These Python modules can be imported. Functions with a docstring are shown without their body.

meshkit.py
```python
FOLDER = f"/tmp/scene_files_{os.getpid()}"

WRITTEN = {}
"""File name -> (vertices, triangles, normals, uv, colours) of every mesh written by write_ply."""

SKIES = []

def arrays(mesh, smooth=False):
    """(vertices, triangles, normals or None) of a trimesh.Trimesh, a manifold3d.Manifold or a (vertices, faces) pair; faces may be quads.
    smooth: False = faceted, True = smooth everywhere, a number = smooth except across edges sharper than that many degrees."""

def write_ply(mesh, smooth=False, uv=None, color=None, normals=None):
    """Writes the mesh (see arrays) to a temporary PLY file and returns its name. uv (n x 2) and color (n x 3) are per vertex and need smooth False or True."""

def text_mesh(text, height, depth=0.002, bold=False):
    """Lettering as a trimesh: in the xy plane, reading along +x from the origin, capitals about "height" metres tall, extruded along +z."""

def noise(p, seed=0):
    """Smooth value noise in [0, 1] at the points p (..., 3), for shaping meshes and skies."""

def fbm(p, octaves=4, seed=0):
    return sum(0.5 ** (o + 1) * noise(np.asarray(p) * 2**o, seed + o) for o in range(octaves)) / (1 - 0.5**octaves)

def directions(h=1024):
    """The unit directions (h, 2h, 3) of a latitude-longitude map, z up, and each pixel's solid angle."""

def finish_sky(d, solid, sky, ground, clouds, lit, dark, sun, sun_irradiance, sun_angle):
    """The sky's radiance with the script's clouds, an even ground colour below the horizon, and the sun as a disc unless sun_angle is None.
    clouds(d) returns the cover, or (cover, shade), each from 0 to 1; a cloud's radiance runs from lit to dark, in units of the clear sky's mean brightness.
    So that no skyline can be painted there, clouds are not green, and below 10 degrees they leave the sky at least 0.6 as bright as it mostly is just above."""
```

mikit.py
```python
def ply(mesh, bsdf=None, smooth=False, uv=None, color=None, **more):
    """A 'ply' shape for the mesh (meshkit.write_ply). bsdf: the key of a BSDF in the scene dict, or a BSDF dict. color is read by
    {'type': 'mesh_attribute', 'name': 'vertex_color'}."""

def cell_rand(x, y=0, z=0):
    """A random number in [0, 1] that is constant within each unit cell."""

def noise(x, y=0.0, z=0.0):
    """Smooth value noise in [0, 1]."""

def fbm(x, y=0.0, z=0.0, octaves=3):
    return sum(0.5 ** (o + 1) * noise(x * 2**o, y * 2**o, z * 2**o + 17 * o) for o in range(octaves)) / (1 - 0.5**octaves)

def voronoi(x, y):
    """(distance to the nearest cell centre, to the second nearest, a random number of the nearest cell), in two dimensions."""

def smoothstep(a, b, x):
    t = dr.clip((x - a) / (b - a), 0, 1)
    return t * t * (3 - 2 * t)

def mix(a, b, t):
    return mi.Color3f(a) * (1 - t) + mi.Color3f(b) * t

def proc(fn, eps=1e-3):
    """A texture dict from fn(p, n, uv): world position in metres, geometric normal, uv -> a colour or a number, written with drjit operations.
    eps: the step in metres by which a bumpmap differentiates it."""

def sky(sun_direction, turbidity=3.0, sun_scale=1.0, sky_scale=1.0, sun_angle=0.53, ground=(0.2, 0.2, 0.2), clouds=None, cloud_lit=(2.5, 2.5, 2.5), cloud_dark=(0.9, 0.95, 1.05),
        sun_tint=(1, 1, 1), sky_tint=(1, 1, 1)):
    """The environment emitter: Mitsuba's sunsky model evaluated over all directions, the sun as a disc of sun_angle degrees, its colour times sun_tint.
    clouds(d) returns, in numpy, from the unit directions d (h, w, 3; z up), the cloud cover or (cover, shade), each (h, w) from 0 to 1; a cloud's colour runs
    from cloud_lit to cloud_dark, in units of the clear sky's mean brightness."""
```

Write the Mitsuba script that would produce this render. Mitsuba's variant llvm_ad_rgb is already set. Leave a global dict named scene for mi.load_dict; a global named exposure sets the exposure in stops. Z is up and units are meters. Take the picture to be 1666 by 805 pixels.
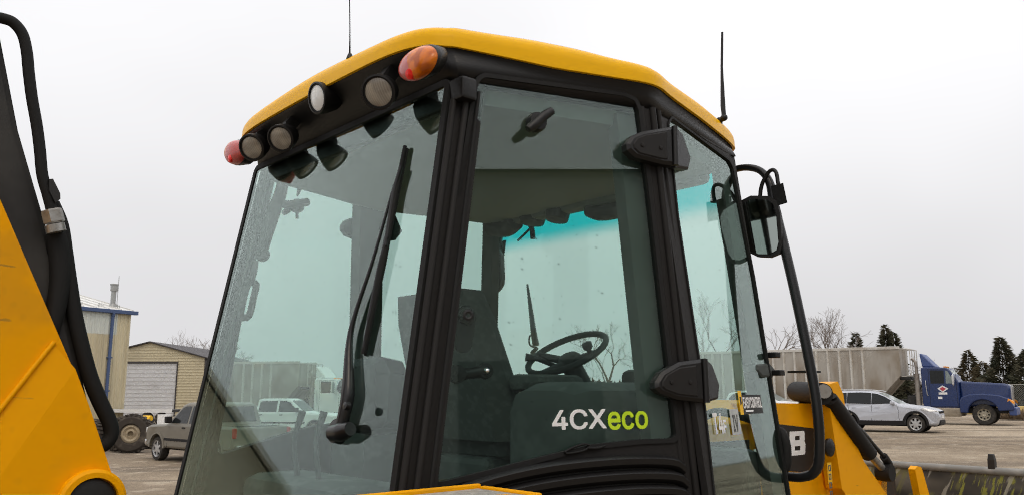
import math, random
import numpy as np, trimesh, manifold3d
import mitsuba as mi, drjit as dr
import shapely
from shapely.geometry import Polygon
import mikit, meshkit
from mikit import noise, fbm, voronoi, smoothstep, mix

T = mi.ScalarTransform4f
scene, labels = {}, {}

# ---------------------------------------------------------------- camera, sky, exposure
CAM = np.array([-1.628, -2.865, 1.70])
YAW, PITCH, FOV = math.radians(48.24), math.radians(9.883), 63.65
LOOK = np.array([math.cos(YAW) * math.cos(PITCH), math.sin(YAW) * math.cos(PITCH), math.sin(PITCH)])
scene['camera'] = {'type': 'perspective', 'fov': FOV, 'fov_axis': 'x', 'near_clip': 0.05, 'far_clip': 2000.0,
                   'to_world': T().look_at(origin=CAM.tolist(), target=(CAM + LOOK).tolist(), up=[0, 0, 1])}


def overcast(d):
    up = np.clip(d[..., 2], 0, 1)
    n = meshkit.fbm(np.stack([d[..., 0] * 2.2, d[..., 1] * 2.2, d[..., 2] * 3.0], -1), 4, 5)
    return np.ones(up.shape), np.clip(0.86 * (1 - up) ** 1.6 + 0.42 * (n - 0.5), 0, 1)


scene['sky_light'] = mikit.sky([-0.35, -0.55, 0.76], turbidity=4, sun_scale=0.12, sun_angle=25, clouds=overcast,
                               cloud_lit=(3.3, 3.3, 3.36), cloud_dark=(1.62, 1.60, 1.625), ground=(0.2, 0.18, 0.15))
exposure = 1.83

# ---------------------------------------------------------------- materials


def mat(name, base, rough=0.6, two=True, **kw):
    tex = base if isinstance(base, dict) else {'type': 'rgb', 'value': list(base)}
    b = {'type': 'principled', 'base_color': tex, 'roughness': rough, 'specular': kw.pop('spec', 0.4), **kw}
    scene['mat_' + name] = {'type': 'twosided', 'bsdf': b} if two else b
    return 'mat_' + name


def dirty(c, c2, sc, amount=0.6, lo=0.45, hi=0.75):
    def fn(p, n, uv):
        k = fbm(p.x * sc, p.y * sc, p.z * sc, octaves=4)
        return mix(c, c2, smoothstep(lo, hi, k) * amount)
    return mikit.proc(fn)


def yellow_fn(p, n, uv):
    k = fbm(p.x * 5, p.y * 5, p.z * 5, octaves=4)
    grime = smoothstep(0.52, 0.75, k) * 0.26
    fine = smoothstep(0.70, 0.9, noise(p.x * 40, p.y * 40, p.z * 30)) * 0.08
    sx = fbm(p.x * 8 + p.z * 95, p.y * 30, p.z * 6 - p.x * 10, octaves=2)
    scr = smoothstep(0.80, 0.86, sx) * smoothstep(0.42, 0.6, noise(p.x * 7, p.y * 7, p.z * 7)) * 0.6
    return mix((0.86, 0.375, 0.0003), (0.40, 0.21, 0.03), dr.clip(grime + fine + scr, 0, 1))


ROOFY = mat('roof_yellow', mikit.proc(lambda p, n, uv: mix((0.86, 0.455, 0.0005), (0.66, 0.36, 0.03), smoothstep(0.5, 0.85, fbm(p.x * 4, p.y * 4, p.z * 9, octaves=4)) * 0.35)), 0.34, spec=0.12)
YEL = mat('yellow', mikit.proc(yellow_fn), 0.38, spec=0.12)
def worn_top_fn(p, n, uv):
    k = fbm(p.x * 9, p.y * 22, p.z * 9, octaves=5)
    g = fbm(p.x * 60, p.y * 60, 3.0, octaves=3)
    base = mix((0.20, 0.19, 0.175), (0.40, 0.38, 0.34), g)
    return mix(base, (0.66, 0.30, 0.006), smoothstep(0.66, 0.72, k))


WORN = mat('worn_plate', mikit.proc(worn_top_fn), 0.5)
BLK = mat('black_plastic', (0.0075, 0.0071, 0.0073), 0.45)
BLK2 = mat('black_trim', (0.0150, 0.0138, 0.0134), 0.62, spec=0.25)
RUB = mat('rubber', (0.012, 0.012, 0.012), 0.7, spec=0.25)
GLOSSB = mat('black_paint', (0.012, 0.012, 0.013), 0.28)
STEELB = mat('black_steel', dirty((0.020, 0.0195, 0.0195), (0.05, 0.047, 0.043), 5), 0.48)
LINER = mat('headliner', (0.22, 0.245, 0.23), 0.9, spec=0.1)
INTG = mat('interior_grey', (0.10, 0.112, 0.106), 0.8, spec=0.2)
INTD = mat('interior_dark', dirty((0.060, 0.068, 0.065), (0.10, 0.11, 0.105), 12), 0.7, spec=0.25)
SEATM = mat('seat_fabric', dirty((0.070, 0.078, 0.074), (0.11, 0.12, 0.115), 40), 0.9, spec=0.1)
CHROME = mat('chrome', (0.75, 0.75, 0.76), 0.18, metallic=1.0)
STEEL = mat('steel', dirty((0.42, 0.41, 0.39), (0.22, 0.20, 0.17), 30), 0.4, metallic=0.8)
WHITE = mat('white_decal', (0.78, 0.78, 0.78), 0.5)
GREYD = mat('grey_decal', (0.42, 0.44, 0.43), 0.6)
LIME = mat('lime_decal', (0.52, 0.72, 0.02), 0.5)
DECB = mat('black_decal', (0.014, 0.014, 0.014), 0.5)
DECD = mat('charcoal_decal', (0.10, 0.105, 0.105), 0.6)
DECY = mat('yellow_decal', (0.80, 0.46, 0.01), 0.5)
AMB = mat('amber_lens', mikit.proc(lambda p, n, uv: mix((0.66, 0.165, 0.004), (0.42, 0.085, 0.003), smoothstep(0.35, 0.7, noise(p.y * 45, p.z * 45, p.x * 20)))), 0.2, spec=0.45)
RED = mat('red_lens', (0.80, 0.018, 0.012), 0.25, spec=0.4)
PINK = mat('faded_red_lens', (0.42, 0.060, 0.050), 0.2, spec=0.6, clearcoat=0.6)


def lens_fn(p, n, uv):
    lines = 0.5 + 0.5 * dr.sin(p.y * 900)
    k = smoothstep(0.25, 0.75, noise(p.x * 26, p.y * 34, p.z * 34))
    return mix((0.17, 0.15, 0.125), (0.36, 0.33, 0.275), lines * 0.35 + 0.65 * k)


LENS = mat('lamp_lens', mikit.proc(lens_fn), 0.2, spec=0.7, clearcoat=0.7)
LENSW = mat('white_lamp_lens', (0.72, 0.72, 0.70), 0.2, spec=0.7, clearcoat=0.7)
MIRR = mat('mirror', (0.40, 0.45, 0.42), 0.03, metallic=1.0)

TINT = (0.685, 0.835, 0.785)


def specks(p):
    d1, _, r1 = voronoi((p.x + 0.6 * p.y) * 26, p.z * 26 + p.x * 9)
    k = dr.select(r1 > 0.90, smoothstep(0.05 + 0.07 * r1, 0.02, d1), 0.0)
    d2, _, r2 = voronoi((p.x - 0.7 * p.y) * 75 + 13, p.z * 75)
    k2 = dr.select(r2 > 0.94, smoothstep(0.16, 0.05, d2), 0.0)
    return dr.clip(k * 0.75 + k2 * 0.55, 0, 1)


def glass_fn(p, n, uv):
    g = 0.93 + 0.07 * fbm(p.x * 3, p.y * 3, p.z * 1.4)
    return mi.Color3f(*TINT) * g * (1 - specks(p))


def screen_fn(p, n, uv):
    k = smoothstep(2.475, 2.585, p.z)
    return mix((0.80, 0.94, 0.89), (0.004, 0.66, 0.68), k) * (1 - specks(p))


scene['mat_cab_glass'] = {'type': 'thindielectric', 'specular_transmittance': mikit.proc(glass_fn), 'specular_reflectance': {'type': 'rgb', 'value': [0.86, 1.0, 0.95]}, 'int_ior': 1.54}
scene['mat_screen_glass'] = {'type': 'thindielectric', 'specular_transmittance': mikit.proc(screen_fn)}
GLS, SCR = 'mat_cab_glass', 'mat_screen_glass'
CARGLASS = mat('vehicle_glass', (0.016, 0.018, 0.019), 0.10, spec=0.3)
PALEGLASS = mat('pale_vehicle_glass', (0.20, 0.24, 0.24), 0.08, spec=0.6)
TYRE = mat('tyre', dirty((0.040, 0.037, 0.034), (0.09, 0.08, 0.068), 8), 0.9, spec=0.2)
ALLOY = mat('alloy', (0.55, 0.55, 0.55), 0.35, metallic=0.7)
RIMD = mat('dirty_rim', (0.42, 0.38, 0.30), 0.5, metallic=0.3)

# ---------------------------------------------------------------- helpers


def key_of(name):
    if name not in scene and name not in labels:
        return name
    i = 1
    while f'{name}_{i:03d}' in scene or f'{name}_{i:03d}' in labels:
        i += 1
    return f'{name}_{i:03d}'


def thing(name, label, cat, group=None):
    k = key_of(name)
    labels[k] = {'label': label, 'category': cat}
    if group:
        labels[k]['group'] = group
    return k


def obj(name, mesh, m, parent=None, smooth=False, label=None, kind=None, to=None, **kw):
    k = key_of(name if parent is None else parent + '__' + name)
    if isinstance(mesh, list):
        mesh = join(mesh)
    scene[k] = mikit.ply(mesh, m, smooth=smooth, **kw)
    if to is not None:
        scene[k]['to_world'] = to
    if label or kind:
        labels[k] = {**({'label': label} if label else {}), **({'kind': kind} if kind else {})}
    return k


def join(ms):
    return trimesh.util.concatenate(ms)


def box(x0, x1, y0, y1, z0, z1, r=0.0):
    lo, hi = np.array([x0, y0, z0]), np.array([x1, y1, z1])
    if r <= 0:
        m = trimesh.creation.box(extents=hi - lo)
        m.apply_translation((lo + hi) / 2)
        return m
    pts = []
    for sx in (0, 1):
        for sy in (0, 1):
            for sz in (0, 1):
                c = np.where([sx, sy, sz], hi - r, lo + r)
                s = np.array([2 * sx - 1, 2 * sy - 1, 2 * sz - 1])
                for q in ((1, 0, 0), (0, 1, 0), (0, 0, 1), (.707, .707, 0), (.707, 0, .707), (0, .707, .707), (.577, .577, .577)):
                    pts.append(c + s * r * np.array(q))
    return trimesh.Trimesh(pts).convex_hull


def hull(pts):
    return trimesh.Trimesh(np.asarray(pts, float)).convex_hull if False else trimesh.convex.convex_hull(np.asarray(pts, float))


def smooth_path(pts, n=6, closed=False):
    p = np.asarray(pts, float)
    if closed:
        p = np.vstack([p[-1], p, p[0], p[1]])
    else:
        p = np.vstack([2 * p[0] - p[1], p, 2 * p[-1] - p[-2]])
    out = []
    for i in range(1, len(p) - 2):
        for t in np.linspace(0, 1, n, endpoint=False):
            a, b, c, d = p[i - 1], p[i], p[i + 1], p[i + 2]
            out.append(0.5 * ((2 * b) + (-a + c) * t + (2 * a - 5 * b + 4 * c - d) * t * t + (-a + 3 * b - 3 * c + d) * t ** 3))
    if not closed:
        out.append(p[-2])
    return np.array(out)


def tube(pts, r, sides=12, closed=False, sm=6):
    p = smooth_path(pts, sm, closed) if sm else np.asarray(pts, float)
    n = len(p)
    r = np.broadcast_to(np.asarray(r, float), (n,)) if np.ndim(r) == 0 else np.interp(np.linspace(0, 1, n), np.linspace(0, 1, len(r)), r)
    t = np.roll(p, -1, 0) - np.roll(p, 1, 0)
    if not closed:
        t[0], t[-1] = p[1] - p[0], p[-1] - p[-2]
    t /= np.linalg.norm(t, axis=1, keepdims=True) + 1e-12
    a = np.cross(t[0], [0, 0, 1.0] if abs(t[0, 2]) < 0.9 else [1.0, 0, 0])
    ang = np.arange(sides) * 2 * np.pi / sides
    v = []
    for i in range(n):
        a = a - t[i] * (a @ t[i])
        a /= np.linalg.norm(a) + 1e-12
        b = np.cross(t[i], a)
        v.append(p[i] + r[i] * (np.cos(ang)[:, None] * a + np.sin(ang)[:, None] * b))
    v = np.vstack(v)
    f = []
    m = n if closed else n - 1
    for i in range(m):
        j = (i + 1) % n
        for k in range(sides):
            l = (k + 1) % sides
            f += [[i * sides + k, i * sides + l, j * sides + l], [i * sides + k, j * sides + l, j * sides + k]]
    if not closed:
        v = np.vstack([v, p[0], p[-1]])
        for k in range(sides):
            l = (k + 1) % sides
            f += [[len(v) - 2, l, k], [len(v) - 1, (n - 1) * sides + k, (n - 1) * sides + l]]
    return trimesh.Trimesh(v, f, process=False)


def cyl(a, b, r, sides=24, r2=None):
    return tube([a, b], [r, r if r2 is None else r2], sides, sm=0)


def loft(rings, cap0=True, cap1=True):
    """closed rings of equal length"""
    n = len(rings[0])
    v = np.vstack(rings)
    f = []
    for i in range(len(rings) - 1):
        for k in range(n):
            l = (k + 1) % n
            f += [[i * n + k, i * n + l, (i + 1) * n + l], [i * n + k, (i + 1) * n + l, (i + 1) * n + k]]
    for on, base, flip in ((cap0, 0, True), (cap1, (len(rings) - 1) * n, False)):
        if on:
            c = len(v)
            v = np.vstack([v, v[base:base + n].mean(0)])
            for k in range(n):
                l = (k + 1) % n
                f.append([c, base + l, base + k] if flip else [c, base + k, base + l])
    return trimesh.Trimesh(v, f, process=False)


def lathe(profile, n=32, axis='y', center=(0, 0, 0)):
    """profile [(radius, along)] turned about the axis"""
    ang = np.arange(n) * 2 * np.pi / n
    rings = []
    for r, h in profile:
        c, s = np.cos(ang) * r, np.sin(ang) * r
        hh = np.full(n, h)
        rings.append(np.stack({'y': [s, hh, c], 'z': [c, s, hh], 'x': [hh, c, s]}[axis], 1))
    m = loft(rings, profile[0][0] < 1e-6, profile[-1][0] < 1e-6)
    m.apply_translation(center)
    return m


def turned(profile, at, direction, n=28):
    """lathe standing at a point along a direction"""
    d = np.asarray(direction, float)
    d /= np.linalg.norm(d)
    m = lathe(profile, n, 'z')
    m.apply_transform(trimesh.geometry.align_vectors([0, 0, 1], d))
    m.apply_translation(at)
    return m


class Plane:
    """a flat pane's plane: origin, right, up, outward normal"""

    def __init__(s, a, b, c, out):
        a, b, c = (np.asarray(q, float) for q in (a, b, c))
        n = np.cross(b - a, c - a)
        n /= np.linalg.norm(n)
        s.n = n if n @ np.asarray(out, float) > 0 else -n
        s.ex = np.cross([0, 0, 1.0], s.n)
        s.ex /= np.linalg.norm(s.ex)
        s.ey = np.cross(s.n, s.ex)
        s.o = a

    def to2(s, pts):
        q = np.asarray(pts, float) - s.o
        return np.stack([q @ s.ex, q @ s.ey], 1)

    def to3(s, p2, off=0.0):
        p2 = np.atleast_2d(p2)
        return s.o + p2[:, :1] * s.ex + p2[:, 1:] * s.ey + s.n * off

    def slab(s, shape, off0, off1):
        shape = shape if hasattr(shape, 'geom_type') else Polygon(s.to2(shape))
        shape = shape.buffer(0)
        ms = []
        for g in getattr(shape, 'geoms', [shape]):
            m = trimesh.creation.extrude_polygon(g, off1 - off0, engine='earcut')
            M = np.eye(4)
            M[:3, 0], M[:3, 1], M[:3, 2], M[:3, 3] = s.ex, s.ey, s.n, s.o + s.n * off0
            m.apply_transform(M)
            ms.append(m)
        return join(ms)

    def sheet(s, shape, off=0.0):
        """one layer of triangles (a pane)"""
        shape = shape if hasattr(shape, 'geom_type') else Polygon(s.to2(shape))
        v, f = trimesh.creation.triangulate_polygon(shape, engine='earcut')
        return trimesh.Trimesh(s.to3(v, off), f, process=False)

    def pol(s, pts):
        return Polygon(s.to2(pts))

    def text(s, at, string, height, width, bold=True, off=0.004, depth=0.001, tilt=0.0):
        m = meshkit.text_mesh(string, height, depth, bold)
        lo, hi = m.bounds
        m.apply_translation([-lo[0], 0, 0])
        m.apply_scale([width / (hi[0] - lo[0]), 1, 1])
        M = np.eye(4)
        c, q = math.cos(tilt), math.sin(tilt)
        ex, ey = c * s.ex + q * s.ey, -q * s.ex + c * s.ey
        M[:3, 0], M[:3, 1], M[:3, 2] = ex, ey, s.n
        M[:3, 3] = s.to3(s.to2([at]), off)[0]
        m.apply_transform(M)
        return m


def rnd(poly, r):
    return poly.buffer(-r).buffer(r, quad_segs=6)


def bevel_slab(pl, pts, off0, off1, inset):
    """a plate whose outer edge is chamfered (convex outline)"""
    p = Polygon(pl.to2(pts)) if not hasattr(pts, 'geom_type') else pts
    q = p.buffer(-inset)
    a = np.array(p.exterior.coords)
    b = np.array(q.exterior.coords)
    return hull(np.vstack([pl.to3(a, off0), pl.to3(a, off1 - inset * 0.8), pl.to3(b, off1)]))


# the yard's axes: across (to the right of the road) and away from the machine's rear right corner
ACROSS = np.array([math.sin(YAW), -math.cos(YAW), 0.0])
AWAY = np.array([math.cos(YAW), math.sin(YAW), 0.0])


def terrain(s, t):
    s, t = np.asarray(s, float), np.asarray(t, float)
    def ss(a, b, v):
        q = np.clip((v - a) / (b - a), 0, 1)
        return q * q * (3 - 2 * q)
    return -0.5 * ss(2, -7, s) * ss(7, 20, t)


def yard(s, t, z=0.0, ground=True):
    p = np.array([CAM[0], CAM[1], 0]) + ACROSS * s + AWAY * t
    p[2] = z + (float(terrain(s, t)) if ground else 0.0)
    return p


def place(s, t, heading, z=0.0, ground=True, scale=1.0):
    """to_world for a thing built at the origin, x forward; heading in degrees from the yard's 'across' axis"""
    p = yard(s, t, z, ground)
    return T().translate(p.tolist()).rotate([0, 0, 1], math.degrees(YAW) - 90 + heading).scale(scale)
# ---------------------------------------------------------------- the backhoe loader
M = thing('backhoe_loader', 'yellow and black backhoe loader with a tall glazed cab filling the middle of the picture', 'backhoe loader')
RRT, RRB = np.array([0, -.7644, 2.745]), np.array([-.2253, -.8236, 1.415])
BRT, BRB = np.array([.7295, -.9991, 2.745]), np.array([.7926, -1.083, 1.415])
ART, ARB = np.array([1.5167, -.8416, 2.745]), np.array([1.5892, -.9689, 1.415])
Y_ = np.array([1, -1, 1.0])
REAR = Plane(RRT, RRT * Y_, RRB, (-1, 0, 0))
QR = Plane(RRT, BRT, BRB, (-1, -1, 0))
DR = Plane(BRT, ART, ARB, (0, -1, 0))
WS = Plane(ART, ART * Y_, ARB, (1, 0, 0))


def mir(m):
    m = m.copy()
    m.apply_transform(np.diag([1, -1, 1, 1]))
    return m


def at_z(top, bot, z):
    t = (top[2] - z) / (top[2] - bot[2])
    return top + (bot - top) * t


def both(name, mesh, m, smooth=False, sub=None, label=None):
    """the same part on the right and on the left of the machine"""
    a = obj(name, mesh, m, M, smooth=smooth, label=label)
    b = obj(name, mir(mesh), m, M, smooth=smooth)
    return a, b


# roof: yellow shell over a black base
edge = np.array([(-.150, 0), (-.147, -.3), (-.138, -.5), (-.118, -.62), (-.085, -.69), (-.03, -.742), (.03, -.778), (.32, -.90), (.55, -.985),
                 (.67, -1.027), (.76, -1.032), (.9, -.992), (1.235, -.905), (1.58, -.80), (1.69, -.735), (1.76, -.6), (1.79, -.3), (1.80, 0)])
ring = np.array([(-.012, 0), (-.012, -.3), (-.012, -.5), (-.012, -.62), (-.010, -.70), (-.002, -.760), (.04, -.785), (.32, -.872), (.55, -.946),
                 (.68, -.988), (.745, -1.003), (.9, -.972), (1.235, -.903), (1.46, -.858), (1.525, -.838), (1.535, -.6), (1.535, -.3), (1.535, 0)])


def whole(half, n=5):
    p = np.vstack([half, (half * [1, -1])[-2:0:-1]])
    q = smooth_path(np.column_stack([p, np.zeros(len(p))]), n, True)[:, :2]
    return q


ew, rw = whole(edge), whole(ring)
ew[:, 1] += .085 * np.clip(ew[:, 1] / .7, 0, 1) ** 2 * np.clip((.5 - ew[:, 0]) / .5, 0, 1)
ze = 2.858 - 0.033 * np.clip((ew[:, 0] + .06) / .4, 0, 1)
cen = np.array([.82, 0.0])


def inset(p, off):
    d = p - cen
    l = np.linalg.norm(d, axis=1, keepdims=True)
    return cen + d * (1 - off / l)


rings = []
for off, dz in ((.012, .0), (.001, 0), (0, .001), (.002, .030), (.006, .046), (.016, .060), (.032, .071), (.058, .082), (.10, .093), (.25, .112), (.5, .130), (.7, .138)):
    p = inset(ew, off)
    tall = 1.10 + np.where(ew[:, 0] < -.03, .26 * np.exp(-((ew[:, 1] - .05) / .38) ** 2), .30 * np.exp(-((ew[:, 0] - .34) / .24) ** 2) + .12 * np.clip((ew[:, 0] - .9) / .3, 0, 1))
    rings.append(np.column_stack([p, ze + dz * tall if off < .2 else np.full(len(p), 2.845 + dz * 1.15)]))
roof = obj('roof', loft(rings, False, True), ROOFY, M, smooth=32, label='yellow domed roof panel of the cab')
r0 = np.column_stack([inset(ew, .014), ze + .008])
r1 = np.column_stack([inset(ew, .020), ze - .012])
r2 = np.column_stack([0.5 * inset(ew, .03) + 0.5 * rw, 0.5 * ze + 0.5 * 2.745 + 0.012])
r3 = np.column_stack([rw, np.full(len(rw), 2.742)])
r4 = np.column_stack([inset(rw, .09), np.full(len(rw), 2.735)])
r5 = np.column_stack([inset(rw, .09), np.full(len(rw), 2.80)])
base = obj('roof_base', loft([r0, r1, r2, r3, r4, r5], False, True), BLK, M, smooth=40)
obj('headliner', loft([np.column_stack([inset(rw, .05), np.full(len(rw), 2.734)]), np.column_stack([inset(rw, .06), np.full(len(rw), 2.68)]),
                       np.column_stack([inset(rw, .16), np.full(len(rw), 2.655)])], False, True), LINER, M, smooth=30)
# ceiling pods: vents and visors under the lining
pods = obj('vent_pod', turned([(0.0, 0), (.070, .0), (.075, .015), (.066, .045), (.0, .05)], (1.46, .42, 2.665), (-.15, 0, -1)), INTD, M, smooth=40)
obj('vent_pod', turned([(0.0, 0), (.062, .0), (.066, .015), (.06, .055), (.0, .06)], (1.44, .20, 2.655), (-.2, 0, -1)), INTD, M, smooth=40)
obj('visor', tube([(1.45, -.02, 2.63), (1.46, -.1, 2.60), (1.46, -.3, 2.60), (1.45, -.42, 2.63)], .045, 14), INTD, M, smooth=60)
obj('visor', tube([(1.42, .52, 2.64), (1.44, .62, 2.62), (1.42, .74, 2.64)], .05, 14), INTD, M, smooth=60)
obj('header_trim', box(1.40, 1.50, -.74, .74, 2.63, 2.70, .03), LINER, M, smooth=40)

# --- rear screen
za, zb = 2.736, 1.12
hw = lambda z: abs(at_z(RRT, RRB, z)[1])
rx = lambda z: at_z(RRT, RRB, z)[0]
rear_out = REAR.pol([(rx(za), -hw(za) + .022, za), (rx(za), hw(za) - .012, za), (rx(zb), hw(zb) - .012, zb), (rx(zb), -hw(zb) + .022, zb)])
obj('rear_screen', REAR.sheet(rnd(rear_out, .03), .016), GLS, M, label='large sloping rear windscreen with a wiper')
obj('rear_seal', REAR.slab(rnd(rear_out, .03).buffer(.008).difference(rnd(rear_out, .03).buffer(-.019)), .004, .020), RUB, M)
obj('rear_header', box(.012, .05, -.70, .70, 2.66, 2.738, .012), BLK, M, smooth=30)
# --- rear corner posts, with ribs outside and padding inside
def post(top, bot, cs, z0=2.746, z1=1.0):
    """hull of a plan outline [(dx,dy)] carried along a post's line"""
    a, b = at_z(top, bot, z0), at_z(top, bot, z1)
    return hull([a + [dx, dy, 0] for dx, dy in cs] + [b + [dx, dy, 0] for dx, dy in cs])


both('corner_post', post(RRT, RRB, [(.004, .055), (.060, .055), (.105, -.022), (.012, .004)]), BLK2)
both('post_padding', post(RRT, RRB, [(.035, .060), (.072, .035), (.072, .0), (.02, .045)], 2.70), INTG)
for k, (dx, dy, w_) in enumerate([(-.002, .003, .012), (.036, -.016, .011), (.074, -.032, .007)]):
    a, b = at_z(RRT, RRB, 2.70 if k else 2.66), at_z(RRT, RRB, 1.0)
    m_ = tube([a + [dx, dy, 0], b + [dx, dy, 0]], w_, 10, sm=0)
    both('post_rib', m_, BLK2 if k < 2 else RUB, smooth=60)
a = at_z(RRT, RRB, 2.715)
obj('post_cap', box(a[0] - .018, a[0] + .05, a[1] - .055, a[1] + .03, 2.655, 2.735, .012), BLK, M, smooth=30)

# --- quarter windows
q_open = rnd(QR.pol([(0.094, -0.794, 2.757), (0.618, -0.962, 2.773), (0.663, -0.977, 2.761), (0.676, -0.983, 2.729), (0.699, -1.007, 2.376), (0.739, -1.060, 1.542), (0.602, -1.015, 1.541), (0.420, -0.958, 1.529), (0.247, -0.904, 1.496), (0.085, -0.853, 1.464), (-0.066, -0.806, 1.434), (-0.112, -0.791, 1.430), (-0.124, -0.786, 1.457), (-0.104, -0.785, 1.601), (-0.022, -0.783, 2.202), (0.065, -0.787, 2.714), (0.076, -0.789, 2.745)]), .018)
e0 = RRT + (BRT - RRT) / np.linalg.norm(BRT - RRT) * .050
f0 = at_z(RRT, RRB, 1.0)
f0 = f0 + np.array([.048, -.0155, 0])
q_out = QR.pol([e0 + [0, 0, .01], BRT + [0, 0, .01], at_z(BRT, BRB, 1.0), f0])
both('quarter_frame', QR.slab(q_out.difference(q_open), -.022, .004), BLK2)
both('quarter_seal', QR.slab(q_open.buffer(.016).difference(q_open), .0045, .011), RUB)
both('quarter_window', QR.sheet(q_open.buffer(.004), -.004), GLS, label='tall rear side window with rounded corners')
# --- doors
d_open = rnd(DR.pol([(0.906, -0.963, 2.752), (1.447, -0.860, 2.704), (1.478, -0.857, 2.677), (1.541, -0.895, 2.194), (1.581, -0.984, 1.289), (1.583, -1.004, 1.097), (0.854, -1.139, 1.197), (0.864, -1.120, 1.357), (0.880, -1.072, 1.779), (0.852, -1.017, 2.351), (0.871, -0.974, 2.719)]), .02)
d_out = DR.pol([BRT + [.012, .0025, .012], ART + [.008, .001, .006], at_z(ART, ARB, 1.0) + [.010, 0, 0], at_z(BRT, BRB, 1.0) + [.012, .002, 0]])
both('door_frame', DR.slab(d_out.difference(d_open), -.020, .004), BLK2)
both('door_seal', DR.slab(d_open.buffer(.010).difference(d_open), .0045, .009), RUB)
both('door_window', DR.sheet(d_open.buffer(.004), .0), GLS, label='tall glazed door beside the front post')
# --- centre posts
both('centre_post_padding', hull([at_z(BRT, BRB, z) + o for z in (2.72, 1.0) for o in ([-.115, .065, 0], [-.10, .125, 0], [.06, .105, 0], [.075, .035, 0])]), INTG)
for dx, dy, w_ in ((-.035, .000, .012), (.006, -.008, .013), (.050, -.002, .010)):
    both('centre_post_rib', tube([at_z(BRT, BRB, 2.745) + [dx, dy + (.012 if dx < 0 else 0), 0], at_z(BRT, BRB, 1.0) + [dx, dy + (.012 if dx < 0 else 0), 0]], w_, 10, sm=0), BLK2, smooth=60)
# --- windscreen and front posts
w_out = WS.pol([(1.5167, -.80, 2.735), (1.5167, .80, 2.735), (1.60, .90, 1.25), (1.60, -.90, 1.25)])
obj('windscreen', WS.sheet(w_out, .0), SCR, M, label='front windscreen with a teal sun band along its top')
both('front_post', hull([at_z(ART, ARB, z) + o for z in (2.742, 1.0) for o in ([-.085, .022, 0], [-.06, .085, 0], [-.012, .095, 0], [-.012, .012, 0])]), INTG)

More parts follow.
